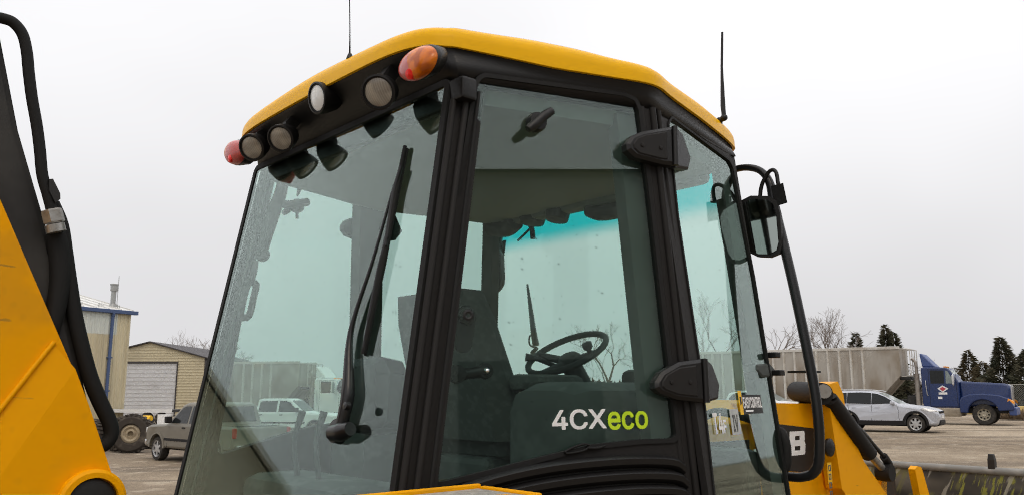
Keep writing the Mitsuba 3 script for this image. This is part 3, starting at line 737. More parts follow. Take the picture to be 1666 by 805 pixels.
for u0 in (0, 1):
    pts_ = ([(3.084, -0.620, 1.115), (3.116, -0.620, 1.268), (3.135, -0.620, 1.290), (3.158, -0.620, 1.292), (3.178, -0.620, 1.271), (3.151, -0.620, 1.110), (3.130, -0.620, 0.938), (3.056, -0.620, 0.946)], [(3.358, -0.620, 1.260), (3.394, -0.620, 1.276), (3.442, -0.620, 1.269), (3.462, -0.620, 1.240), (3.534, -0.620, 1.086), (3.616, -0.620, 0.887), (3.450, -0.620, 0.905), (3.402, -0.620, 1.097)])[u0]
    obj('bucket_lug', YP.slab(rnd(YP.pol(pts_), .004), (.02, .10)[u0], (.06, .14)[u0]), YEL, M, label=('yellow bucket lug left of the ram end', 'yellow bucket lug right of the ram end')[u0])
obj('bucket_link', [hull([(3.179, -0.640, 1.170), (3.207, -0.640, 1.243), (3.357, -0.640, 1.234), (3.361, -0.640, 1.122), (3.362, -0.640, 0.950), (3.191, -0.640, 0.968)] + [(3.093, -0.680, 1.180), (3.120, -0.680, 1.251), (3.267, -0.680, 1.242), (3.272, -0.680, 1.133), (3.273, -0.680, 0.964), (3.104, -0.680, 0.981)])], STEELB, M)


def bucket_fn(p, n, uv):
    k = fbm(p.y * 7, p.z * 7, p.x * 4, octaves=5)
    s = fbm(p.y * 30 + p.z * 14, p.z * 5, 2.0, octaves=3)
    base = mix((0.035, 0.033, 0.030), (0.15, 0.135, 0.11), smoothstep(0.35, 0.75, fbm(p.y * 3, p.z * 5, 1.0)))
    base = mix(base, (0.17, 0.165, 0.05), smoothstep(0.50, 0.66, k) * smoothstep(0.40, 0.6, s) * 0.8)
    st = fbm(p.y * 95 + p.z * 30, p.z * 14, 4.0, octaves=3)
    base = mix(base, (0.26, 0.26, 0.045), smoothstep(0.58, 0.68, st) * smoothstep(0.42, 0.58, noise(p.y * 2.6, p.z * 3, 8.0)) * 0.9)
    return mix(base, (0.42, 0.40, 0.34), smoothstep(0.68, 0.76, s) * 0.6)


BUCK = mat('bucket_steel', mikit.proc(bucket_fn), 0.6)
prof = [(4.30, 1.19), (4.285, 1.05), (4.31, .85), (4.40, .62), (4.58, .45), (4.85, .36), (5.45, .30)]
pin_ = [(x_ + .02 * (1 if i > 2 else 1.2), z_ + .02) for i, (x_, z_) in enumerate(prof)]
ringp = prof + pin_[::-1]
bk_ = loft([np.array([(x_, y_, z_) for x_, z_ in ringp]) for y_ in (-1.17, 1.17)], False, False)
buck = obj('bucket', bk_, BUCK, M, smooth=40, label='scuffed grey loader bucket with moss green and yellow scratches')
obj('edge_tube', tube([(4.30, -1.18, 1.20), (4.30, 1.18, 1.20)], .024, 14, sm=0), mat('edge_steel', dirty((.22, .215, .20), (.36, .34, .31), 12), .5), buck, smooth=60)
for s_ in (-1.18, 1.165):
    obj('side_plate', Plane((0, s_, 0), (1, s_, 0), (0, s_, 1), (0, -1, 0)).slab(Polygon([(4.3, 1.2), (4.285, 1.0), (4.4, .62), (4.6, .44), (5.45, .3), (5.0, .9)]), -.012, .012), BUCK, buck)
for yy in (-.85, .13, .95):
    obj('stud', hull(np.vstack([box(-.02, .02, -.02, .02, 0, .07).vertices, box(-.014, .014, -.014, .014, .07, .105).vertices]) + [4.30, yy, 1.20]), STEELB, buck)
obj('hitch', box(4.10, 4.30, -.45, .45, .55, .80, .03), STEELB, M)
bon = obj('bonnet', hull(np.array([(x_, y_, z_) for x_, w_, h_ in ((1.66, .46, 1.665), (2.25, .46, 1.655), (2.9, .44, 1.48), (3.25, .42, 1.24), (3.55, .38, .98)) for y_, z_ in ((-w_, .85), (w_, .85), (-w_, h_ - .12), (w_, h_ - .12), (-w_ + .12, h_), (w_ - .12, h_))])), YEL, M, smooth=40)
obj('side_panel', box(1.70, 2.85, -.472, -.455, .90, 1.46, .004), BLK2, bon)
obj('side_panel', box(1.70, 2.85, .455, .472, .90, 1.46, .004), BLK2, bon)
obj('grille', box(3.49, 3.53, -.30, .30, .6, .84, .01), BLK, bon)
obj('exhaust_pipe', tube([(2.4, .33, 1.45), (2.4, .33, 1.75), (2.36, .33, 1.82)], .035, 12), STEELB, M, smooth=60)
obj('bonnet_hose', tube([(1.66, -.40, 1.50), (1.72, -.53, 1.60), (1.95, -.52, 1.585), (2.2, -.49, 1.54)], .02, 8), RUB, M, smooth=60)
obj('chassis', [box(-.9, 3.6, -.42, .42, .55, .95, .03), box(-.75, -.3, -.95, .95, .5, 1.15, .03)], BLK2, M)


def wheel(key_parent, c, r, w, rim, mrim, lugs=True):
    c = np.asarray(c, float)
    k = obj('wheel', lathe([(r * rim, -w / 2 + .01), (r * .9, -w / 2), (r * .985, -w * .40), (r, -w * .25), (r, w * .25), (r * .985, w * .40), (r * .9, w / 2), (r * rim, w / 2 - .01)], 40, 'y', c), TYRE, key_parent, smooth=35)
    obj('rim', [lathe([(0, -w / 2 + .07), (r * .18, -w / 2 + .06), (r * .2, -w / 2 + .10), (r * rim * .86, -w / 2 + .09), (r * rim * .93, -w / 2 + .015), (r * rim * 1.01, -w / 2 + .012), (r * rim * 1.01, w / 2 - .012), (r * rim * .8, w / 2 - .1), (0, w / 2 - .1)], 32, 'y', c)], mrim, k, smooth=35)
    if lugs:
        ms = []
        for i in range(22):
            t = i * 2 * math.pi / 22
            for sd in (-1, 1):
                b_ = box(-.03, .03, min(0, sd * w * .48), max(0, sd * w * .48), r - .01, r + .035)
                b_.apply_transform(trimesh.transformations.rotation_matrix(t + (.14 if sd > 0 else 0), [0, 1, 0]))
                b_.apply_translation(c)
                ms.append(b_)
        obj('tread', join(ms), TYRE, k, kind='stuff')
    return k


for sy in (-1, 1):
    wheel(M, (-.02, sy * .98, .60), .58, .42, .55, DECY)
    wheel(M, (2.95, sy * .92, .47), .44, .36, .55, DECY)

# --- backhoe boom folded up at the back: yellow side plates, black inner boom and hoses
BP = Plane((0, -.30, 0), (1, -.30, 0), (0, -.30, 1), (0, -1, 0))
plate_px = [(-1.876, -0.300, 3.481), (-1.208, -0.300, 2.214), (-0.939, -0.300, 1.660), (-0.846, -0.300, 1.409), (-0.700, -0.300, 1.047), (-1.267, -0.300, 1.144), (-1.656, -0.300, 1.613)]
bm = obj('boom', [BP.slab(BP.pol(plate_px), -.03, .0), BP.slab(BP.pol(plate_px), -.29, -.26)], YEL, M, label='yellow backhoe boom plate at the left edge of the picture')
a1, a2, b1, b2, c1, c2 = [np.array(q) for q in [(-1.045, -0.300, 1.842), (-1.566, -0.300, 0.852), (-0.987, -0.300, 1.762), (-1.553, -0.300, 0.747), (-0.939, -0.300, 1.660), (-0.846, -0.300, 1.409)]]
c3 = np.array([(-0.700, -0.300, 1.047)][0])
low_ = np.array([0, -.016, 0])
c2, c3 = c2 + [-.002, 0, 0], c3 + [-.002, 0, 0]
obj('doubler', hull([q + low_ for q in (b1, b2, c1 - [.004, 0, 0], c2 - [.004, 0, 0], c3)] + [q + [0, -.001, 0] for q in (a1 - [.006, 0, .004], a2, c1 - [.003, 0, 0], c2 - [.002, 0, 0], c3)]), YEL, bm, label='thicker yellow plate with a bevelled upper edge')
wl = [(-1.044, -0.303, 1.835), (-1.081, -0.303, 1.777), (-1.132, -0.303, 1.694), (-1.205, -0.303, 1.577), (-1.379, -0.303, 1.289)]
obj('weld_seam', tube(np.array(wl) + [0, -.002, 0], .007, 8), YEL, bm, smooth=60)
hb = np.array([(-0.919, -0.310, 1.400)][0])
ROD = mat('pin_black', (.015, .015, .015), .45)
obj('pin_boss', lathe([(.066, .06), (.088, .05), (.088, -.030), (.080, -.038), (.066, -.038), (.066, .06)], 40, 'y', hb), YEL, bm, smooth=35)
obj('boom_pin', lathe([(0, -.028), (.045, -.028), (.062, -.022), (.064, .02), (0, .02)], 36, 'y', hb), ROD, bm, smooth=35)
DP = Plane((0, -.27, 0), (1, -.27, 0), (0, -.27, 1), (0, -1, 0))
inner_px = [(-1.949, -0.250, 4.093), (-1.318, -0.250, 3.004), (-1.236, -0.250, 2.694), (-1.168, -0.250, 2.435), (-1.114, -0.250, 2.282), (-1.062, -0.250, 2.137), (-1.002, -0.250, 1.938), (-0.917, -0.250, 1.655), (-0.884, -0.250, 1.554), (-0.983, -0.250, 1.490), (-1.706, -0.250, 2.035)]
inn = BP.pol(inner_px).buffer(-.03)
dark = obj('dipper', trimesh.convex.convex_hull(np.vstack([BP.to3(np.array(inn.exterior.coords), -.03), BP.to3(np.array(inn.buffer(.022).exterior.coords), -.06), BP.to3(np.array(inn.buffer(.03).exterior.coords), -.10), BP.to3(np.array(inn.buffer(.03).exterior.coords), -.20), BP.to3(np.array(inn.exterior.coords), -.26)])) if False else [BP.slab(inn.buffer(.006), -.24, -.045), BP.slab(inn.buffer(.020), -.23, -.058), BP.slab(inn.buffer(.027), -.215, -.075), BP.slab(inn.buffer(.030), -.20, -.095)], STEELB, M, smooth=False, label='black painted inner boom behind the yellow plate')
hs1 = [(-1.285, -0.300, 2.724), (-1.247, -0.300, 2.727), (-1.222, -0.300, 2.722), (-1.198, -0.300, 2.696), (-1.183, -0.300, 2.649), (-1.172, -0.300, 2.586), (-1.158, -0.300, 2.516), (-1.139, -0.300, 2.439), (-1.125, -0.300, 2.369), (-1.113, -0.300, 2.300), (-1.094, -0.300, 2.244), (-1.079, -0.300, 2.198)]
h1 = obj('hydraulic_hose', tube(hs1, .0155, 12), RUB, M, smooth=60, label='thin black hydraulic hose with a steel coupling')
obj('coupling', [turned([(0, -.026), (.026, -.026), (.028, -.02), (.028, .010), (.024, .014), (0, .014)], [(-1.074, -0.300, 2.180)][0], np.array(hs1[-1]) - hs1[-2], 6), turned([(0, -.012), (.026, -.012), (.026, .010), (0, .012)], [(-1.067, -0.300, 2.152)][0], np.array(hs1[-1]) - hs1[-2], 20)], STEEL, h1, smooth=30)
obj('sleeve', tube([(-1.056, -0.262, 2.149), (-1.047, -0.262, 2.110), (-1.036, -0.262, 2.040), (-1.035, -0.262, 1.970), (-1.049, -0.262, 1.864), (-1.083, -0.262, 1.727)], [.025, .028, .028, .027, .026, .025], 14), RUB, h1, smooth=60)
obj('clamp', [hull([(-1.093, -0.290, 2.293), (-1.083, -0.290, 2.296), (-1.074, -0.290, 2.260), (-1.061, -0.290, 2.257), (-1.060, -0.290, 2.241), (-1.071, -0.290, 2.228), (-1.090, -0.290, 2.261)] + [(-1.099, -0.320, 2.286), (-1.090, -0.320, 2.289), (-1.080, -0.320, 2.253), (-1.068, -0.320, 2.250), (-1.066, -0.320, 2.234), (-1.078, -0.320, 2.222), (-1.096, -0.320, 2.254)])], STEELB, h1)
obj('hydraulic_hose', tube([(-1.070, -0.255, 2.234), (-1.042, -0.255, 2.173), (-1.025, -0.255, 2.096), (-1.007, -0.255, 2.008), (-0.987, -0.255, 1.920), (-0.962, -0.255, 1.833), (-0.932, -0.255, 1.743), (-0.900, -0.255, 1.673), (-0.870, -0.255, 1.616), (-0.861, -0.255, 1.581), (-0.872, -0.255, 1.555), (-0.896, -0.255, 1.541), (-0.940, -0.255, 1.529), (-0.987, -0.255, 1.524)], [.0175, .0205, .022, .0205, .0195], 14), RUB, M, smooth=60, label='thick black hydraulic hose looping past the yellow plate')
obj('kingpost', [cyl((-.86, -.12, .6), (-.86, -.12, 1.35), .11, 24), box(-.98, -.6, -.5, .5, .6, 1.1, .03)], STEELB, M, smooth=40)
# ---------------------------------------------------------------- ground


def ground_fn(p, n, uv):
    k = fbm(p.x * 0.22, p.y * 0.22, 0.0, octaves=4)
    m = fbm(p.x * 2.1, p.y * 2.1, 3.0, octaves=4)
    g = noise(p.x * 26, p.y * 26, 1.0)
    u = p.x * 0.746 - p.y * 0.666
    t = p.x * 0.666 + p.y * 0.746
    ruts = fbm(u * 0.10 + 0.4 * noise(p.x * .2, p.y * .2), t * 1.1, 5.0, octaves=4)
    c = mix((0.188, 0.150, 0.110), (0.310, 0.256, 0.192), smoothstep(0.30, 0.70, k))
    c = mix(c, (0.13, 0.105, 0.082), smoothstep(0.54, 0.68, ruts) * 0.65)
    c = mix(c, (0.375, 0.325, 0.258), smoothstep(0.55, 0.8, m) * 0.5)
    return c * (0.82 + 0.36 * g)


scene['mat_gravel'] = {'type': 'twosided', 'bsdf': {'type': 'bumpmap', 'nested_texture': mikit.proc(lambda p, n, uv: fbm(p.x * 9, p.y * 9, 0.0, octaves=3), 0.02), 'scale': 0.05,
                                                   'nested_bsdf': {'type': 'principled', 'base_color': mikit.proc(ground_fn), 'roughness': 0.95, 'specular': 0.15}}}
ss_ = np.concatenate([[-900, -400, -200, -120], np.arange(-80, 81, 4.0), [120, 200, 400, 900]])
tt_ = np.concatenate([[-900, -300, -100, -40], np.arange(-20, 121, 4.0), [160, 240, 400, 900]])
gs_, gt_ = np.meshgrid(ss_, tt_, indexing='ij')
gp = np.stack([CAM[0] + ACROSS[0] * gs_ + AWAY[0] * gt_, CAM[1] + ACROSS[1] * gs_ + AWAY[1] * gt_, terrain(gs_, gt_)], -1).reshape(-1, 3)
nn = len(tt_)
ii, jj = np.meshgrid(np.arange(len(ss_) - 1), np.arange(nn - 1), indexing='ij')
q0 = (ii * nn + jj).ravel()
gm = trimesh.Trimesh(gp, np.vstack([np.stack([q0, q0 + nn, q0 + nn + 1], 1), np.stack([q0, q0 + nn + 1, q0 + 1], 1)]), process=False)
obj('ground', gm, 'mat_gravel', None, smooth=True, kind='structure', label='bare brown gravel yard with tyre tracks')

# ---------------------------------------------------------------- vehicles


def put(s, t, heading, local=(0, 0)):
    """to_world that sets the local ground point at the yard point (s, t)"""
    h = YAW - math.pi / 2 + math.radians(heading)
    c, q = math.cos(h), math.sin(h)
    p = yard(s, t)
    p = p - np.array([c * local[0] - q * local[1], q * local[0] + c * local[1], 0])
    return T().translate(p.tolist()).rotate([0, 0, 1], math.degrees(h))


def resample(poly, step=.06):
    e = poly.exterior
    n = max(12, int(e.length / step))
    p = np.array([e.interpolate(i / n, normalized=True).coords[0] for i in range(n)])
    if not shapely.LinearRing(p).is_ccw:
        p = p[::-1]
    return p


def pillow(pts, w, r=.06, rr=.04, fn=None, y0=0.0):
    """side outline (x, z) made a body of half width w with rounded shoulders"""
    poly = Polygon(pts) if not hasattr(pts, 'geom_type') else pts
    poly = poly.buffer(-rr).buffer(2 * rr, quad_segs=4).buffer(-rr)
    poly = max(getattr(poly, 'geoms', [poly]), key=lambda g: g.area)
    p = resample(poly)
    t = np.roll(p, -1, 0) - np.roll(p, 1, 0)
    n = np.stack([t[:, 1], -t[:, 0]], 1)
    n /= np.linalg.norm(n, axis=1, keepdims=True) + 1e-9
    rings = []
    for a in (90, 60, 30, 0):
        i, y = r * (1 - math.cos(math.radians(a))), w - r + r * math.sin(math.radians(a))
        q = p - n * i
        rings.append(np.column_stack([q[:, 0], np.full(len(q), -y), q[:, 1]]))
    rings = rings + [np.column_stack([q[:, 0], -q[:, 1], q[:, 2]]) for q in rings[::-1]]
    m = loft(rings, False, False)
    ms = [m]
    for sg in (0, -1):
        v, f = trimesh.creation.triangulate_polygon(Polygon(rings[sg][:, [0, 2]]).buffer(0), engine='earcut')
        ms.append(trimesh.Trimesh(np.column_stack([v[:, 0], np.full(len(v), rings[sg][0, 1]), v[:, 1]]), f if sg == 0 else f[:, ::-1], process=False))
    m = join(ms)
    m.vertices[:, 1] += y0
    if fn is not None:
        m.vertices = fn(m.vertices)
    return m


def side_piece(pts, y, fn, th=.006, rr=.02):
    """a thin piece lying on the body's side (y the half width), both sides"""
    poly = Polygon(pts) if not hasattr(pts, 'geom_type') else pts
    if rr:
        poly = poly.buffer(-rr).buffer(rr, quad_segs=4)
    m = join([trimesh.creation.extrude_polygon(g, th * 2, engine='earcut') for g in getattr(poly, 'geoms', [poly])])
    v = np.column_stack([m.vertices[:, 0], -(y - th + m.vertices[:, 2]), m.vertices[:, 1]])
    m = trimesh.Trimesh(fn(v) if fn else v, m.faces, process=False)
    return m


def quad_strip(prof, hw, off=.006):
    """glass following the outline prof [(x,z)], across half widths hw"""
    p = np.array(prof, float)
    t = np.gradient(p, axis=0)
    n = np.stack([-t[:, 1], t[:, 0]], 1)
    n /= np.linalg.norm(n, axis=1, keepdims=True)
    if n[:, 1].mean() < 0:
        n = -n
    rings = []
    for o in (off, off - .012):
        q = p + n * o
        rings.append(np.vstack([np.column_stack([q[:, 0], -np.asarray(hw), q[:, 1]]), np.column_stack([q[:, 0], hw, q[:, 1]])[::-1]]))
    return hull(np.vstack(rings)) if len(p) == 2 else loft(rings)


def car_wheel(k, c, r, w, to, mrim=ALLOY, spokes=7, name='wheel'):
    c = np.asarray(c, float)
    sd = 1 if c[1] > 0 else -1
    wk_ = obj(name, lathe([(r * .62, -w / 2), (r * .93, -w / 2), (r, -w * .3), (r, w * .3), (r * .93, w / 2), (r * .62, w / 2)], 32, 'y', c), TYRE, k, smooth=40, to=to)
    ms = [lathe([(r * .64, -w * .5), (r * .68, -w * .52), (r * .60, -w * .44), (r * .60, w * .44), (r * .68, w * .52), (r * .64, w * .5)], 32, 'y', c)]
    for i in range(spokes):
        b_ = hull(np.vstack([box(-.05 * r / .35, .05 * r / .35, -.02, .02, 0, .02).vertices, box(-.03 * r / .35, .03 * r / .35, -.012, .012, r * .58, r * .60).vertices]))
        b_.apply_transform(trimesh.transformations.rotation_matrix(i * 2 * math.pi / spokes, [0, 1, 0]))
        b_.apply_translation(c + [0, sd * w * .40, 0])
        ms.append(b_)
    obj('rim', ms, mrim, wk_, smooth=30, to=to)
    obj('brake_disc', lathe([(0, -.02), (r * .56, -.02), (r * .56, .02), (0, .02)], 20, 'y', c), RUB, wk_, to=to)
    return wk_


def paint(name, c, rough=.25, metallic=0.0):
    return mat(name, c, rough, spec=.5, metallic=metallic, clearcoat=.6, clearcoat_gloss=.9)


SILVER = paint('silver_paint', (0.50, 0.515, 0.56), .3, .35)
TAN = paint('tan_paint', (0.175, 0.160, 0.130), .35, .2)
WHITEP = paint('white_paint', (0.72, 0.73, 0.73))
BLUEP = paint('blue_paint', (0.007, 0.024, 0.105), .3)
BLUEL = paint('faded_blue_paint', (0.030, 0.062, 0.20), .4)
LAMPW = mat('headlamp', (0.75, 0.76, 0.76), .12, spec=.8, clearcoat=.8)
LAMPA = mat('indicator', (.85, .33, .03), .2)
REDL = mat('tail_light', (.45, .03, .025), .2)


def arch(x, r, z=None):
    return shapely.Point(x, .36 if z is None else z).buffer(r, quad_segs=12)


def suv(key, s, t, heading, col):
    to = put(s, t, heading, (0, -.80)) @ T().scale([1, 1, 1.05])
    k = key
    def fn(v):
        v = v.copy()
        z, x = v[:, 2], v[:, 0]
        sc = 1 - .20 * np.clip((z - .98) / .66, 0, 1) ** 1.1
        sc *= 1 - .20 * np.clip((x - .15) / .75, 0, 1) ** 2 - .10 * np.clip((-2.9 - x) / .8, 0, 1) ** 2
        v[:, 1] *= sc
        return v
    W = .93
    side = Polygon([(.86, .38), (.90, .62), (.86, .80), (.70, .93), (.30, 1.02), (-.42, 1.10), (-.62, 1.15), (-1.10, 1.42), (-1.42, 1.57), (-1.75, 1.64), (-2.3, 1.665), (-2.9, 1.64), (-3.35, 1.57), (-3.52, 1.49), (-3.68, 1.12), (-3.73, .95), (-3.70, .45), (-3.62, .34), (.75, .28)])
    body = side.difference(arch(0, .42)).difference(arch(-2.70, .42)).difference(shapely.box(-4, -1, 2, .30))
    obj('body', pillow(body, W, .10, .03, fn), col, k, smooth=35, to=to)
    obj('underbody', box(-3.55, .70, -.74, .74, .26, .60), RUB, k, to=to)
    for nm, pts in (('window', [(-.70, 1.15), (-1.14, 1.42), (-1.42, 1.525), (-1.655, 1.565), (-1.685, 1.13)]), ('window', [(-1.71, 1.13), (-1.68, 1.565), (-2.1, 1.59), (-2.66, 1.575), (-2.69, 1.15)]), ('window', [(-2.715, 1.15), (-2.685, 1.575), (-3.0, 1.55), (-3.22, 1.48), (-3.46, 1.24), (-3.42, 1.18)])):
        m = side_piece(pts, W, fn, .008)
        obj(nm, m, CARGLASS, k, to=to)
        obj(nm, mir(m), CARGLASS, k, to=to)
    obj('windscreen', quad_strip([(-.56, 1.125), (-1.08, 1.405), (-1.40, 1.56)], [.76, .70, .64], .012), PALEGLASS, k, to=to)
    obj('rear_window', quad_strip([(-3.50, 1.50), (-3.64, 1.18)], [.62, .70], .014), CARGLASS, k, to=to)
    for sg in (1, -1):
        mm = (lambda q: q) if sg > 0 else mir
        obj('roof_rail', mm(tube([(-1.35, -.66, 1.61), (-1.6, -.66, 1.665), (-2.4, -.66, 1.70), (-3.0, -.65, 1.68), (-3.25, -.64, 1.62)], .018, 8)), ALLOY, k, smooth=60, to=to)
        obj('headlight', mm(hull(fn(np.array([(.22, -.935, .93), (.30, -.93, .99), (.80, -.90, .87), (.84, -.80, .80), (.55, -.935, .84), (.80, -.62, .87), (.84, -.62, .82)])) + [0.012, -.012, .006])), LAMPW, k, to=to)
        obj('fog_light', mm(hull(fn(np.array([(.74, -.90, .70), (.86, -.86, .68), (.88, -.74, .68), (.74, -.90, .60), (.88, -.74, .60)])) + [.012, -.014, 0])), CARGLASS, k, to=to)
        for xx in (0, -2.70):
            cl = arch(xx, .50).difference(arch(xx, .415)).intersection(shapely.box(-5, .30, 3, 2))
            obj('arch_cladding', mm(side_piece(cl, W, fn, .014, 0)), BLK2, k, to=to)
        obj('sill_cladding', mm(side_piece([(-.44, .30), (-.46, .47), (-2.24, .47), (-2.26, .30)], W, fn, .014)), BLK2, k, to=to)
        obj('door_mirror', mm(box(-.92, -.74, -1.08, -.90, 1.10, 1.24, .04)), col, k, smooth=40, to=to)
        for xx in (-1.55, -2.52):
            obj('door_handle', mm(side_piece([(xx, .985), (xx + .18, .985), (xx + .18, 1.01), (xx, 1.01)], W + .012, fn, .012, 0)), col, k, to=to)
        for ln in ([(-.62, .48), (-.63, .9), (-.70, 1.10)], [(-1.70, .48), (-1.69, 1.08)], [(-2.66, 1.08), (-2.62, .88), (-2.36, .70), (-2.2, .49)]):
            obj('door_seam', mm(side_piece(shapely.LineString(ln).buffer(.007), W, fn, .003, 0)), RUB, k, to=to)
        obj('tail_light', mm(hull(fn(np.array([(-3.55, -.90, 1.12), (-3.68, -.74, 1.12), (-3.6, -.90, .98), (-3.70, -.74, 1.0)])) + [-.01, -.01, 0])), REDL, k, to=to)
    cr = shapely.LineString([(-.3, .83), (-1.6, .80), (-3.2, .88)]).buffer(.008)
    obj('crease', side_piece(cr, W, fn, .003, 0), col, k, to=to)
    obj('grille', box(.80, .905, -.50, .50, .76, .86, .02), CARGLASS, k, to=to)
    obj('bumper', [box(.70, .915, -.68, .68, .30, .52, .05)], BLK2, k, smooth=40, to=to)
    obj('number_plate', box(.90, .925, -.26, .26, .58, .70, .005), WHITEP, k, to=to)
    for xx in (0, -2.70):
        for sg in (-1, 1):
            car_wheel(k, (xx, sg * .80, .355), .355, .235, to)


sv = thing('parked_car', 'silver sport utility car with dark windows parked in front of the blue truck', 'car')
suv(sv, 16.88, 35.2, -35, SILVER)


def pickup(key, s, t, heading, col, local, rack=False):
    to = put(s, t, heading, local)
    k = key
    def fn(v):
        v = v.copy()
        z, x = v[:, 2], v[:, 0]
        v[:, 1] *= (1 - .20 * np.clip((z - 1.12) / .72, 0, 1)) * (1 - .12 * np.clip((x - .2) / .8, 0, 1) ** 2)
        return v
    W = .98
    side = Polygon([(.90, .42), (.95, .62), (.95, .90), (.90, 1.06), (.5, 1.13), (-.48, 1.18), (-.62, 1.22), (-1.28, 1.78), (-1.55, 1.86), (-2.75, 1.86), (-2.95, 1.80), (-3.05, 1.20), (-4.55, 1.17), (-4.6, .60), (-4.55, .48), (.8, .36)])
    body = side.difference(arch(0, .46, .40)).difference(arch(-3.60, .46, .40)).difference(shapely.box(-6, -1, 2, .42))
    obj('body', pillow(body, W, .08, .03, fn), col, k, smooth=35, to=to)
    obj('underbody', box(-4.4, .8, -.7, .7, .36, .7), RUB, k, to=to)
    for pts in ([(-.84, 1.22), (-1.34, 1.68), (-1.52, 1.74), (-1.86, 1.75), (-1.88, 1.22)], [(-1.98, 1.22), (-1.96, 1.75), (-2.72, 1.74), (-2.86, 1.66), (-2.90, 1.22)]):
        m = side_piece(pts, W, fn, .008)
        obj('window', m, CARGLASS, k, to=to)
        obj('window', mir(m), CARGLASS, k, to=to)
    obj('windscreen', quad_strip([(-.66, 1.26), (-1.26, 1.76)], [.80, .72], .014), CARGLASS, k, to=to)
    obj('rear_window', quad_strip([(-2.97, 1.74), (-3.04, 1.28)], [.66, .74], .014), CARGLASS, k, to=to)
    obj('bed_floor', box(-4.5, -3.1, -.78, .78, 1.172, 1.18), RUB, k, to=to)
    for sg in (1, -1):
        mm = (lambda q: q) if sg > 0 else mir
        for xx in (0, -3.60):
            cl = arch(xx, .54, .40).difference(arch(xx, .455, .40)).intersection(shapely.box(-6, .42, 3, 2))
            obj('arch_flare', mm(side_piece(cl, W, fn, .022, 0)), col, k, to=to)
        obj('side_moulding', mm(side_piece([(-.5, .66), (-.5, .74), (-3.1, .74), (-3.1, .66)], W, fn, .014, .01)), BLK2, k, to=to)
        obj('door_mirror', mm(box(-.98, -.82, -1.18, -.98, 1.22, 1.42, .03)), BLK2, k, smooth=40, to=to)
        for xx in (-1.80, -2.84):
            obj('door_handle', mm(side_piece([(xx, 1.06), (xx + .16, 1.06), (xx + .16, 1.10), (xx, 1.10)], W + .012, fn, .012, 0)), BLK2, k, to=to)
        for ln in ([(-.70, .45), (-.74, 1.18)], [(-1.93, .45), (-1.93, 1.20)], [(-3.02, .5), (-3.02, 1.17)]):
            obj('door_seam', mm(side_piece(shapely.LineString(ln).buffer(.008), W, fn, .003, 0)), RUB, k, to=to)
        obj('headlight', mm(box(.80, .962, -.88, -.55, .86, 1.04, .02)), LAMPW, k, to=to)
        obj('tail_light', mm(box(-4.62, -4.5, -.965, -.86, .85, 1.14, .02)), REDL, k, to=to)
    obj('grille', box(.90, .965, -.50, .50, .72, 1.02, .02), CHROME, k, to=to)
    obj('bumper', box(.85, 1.05, -.88, .88, .46, .66, .05), CHROME, k, smooth=40, to=to)
    obj('rear_bumper', box(-4.75, -4.58, -.88, .88, .50, .66, .04), CHROME, k, smooth=40, to=to)
    for xx in (0, -3.60):
        for sg in (-1, 1):
            car_wheel(k, (xx, sg * .82, .385), .385, .26, to, spokes=6)


tp = thing('pickup_truck', 'muddy tan crew cab pickup half hidden behind the rear edge of the cab', 'pickup truck')
pickup(tp, -11.45, 27.6, 139, TAN, (0, .82))
wp_ = thing('pickup_truck', 'white crew cab pickup seen through the rear screen of the cab', 'pickup truck')
pickup(wp_, -11.5, 41.5, -6, WHITEP, (-1.9, -.8))
wc = thing('parked_car', 'white car glimpsed behind the yellow loader tower', 'car')
suv(wc, 15.3, 46.5, -38, WHITEP)


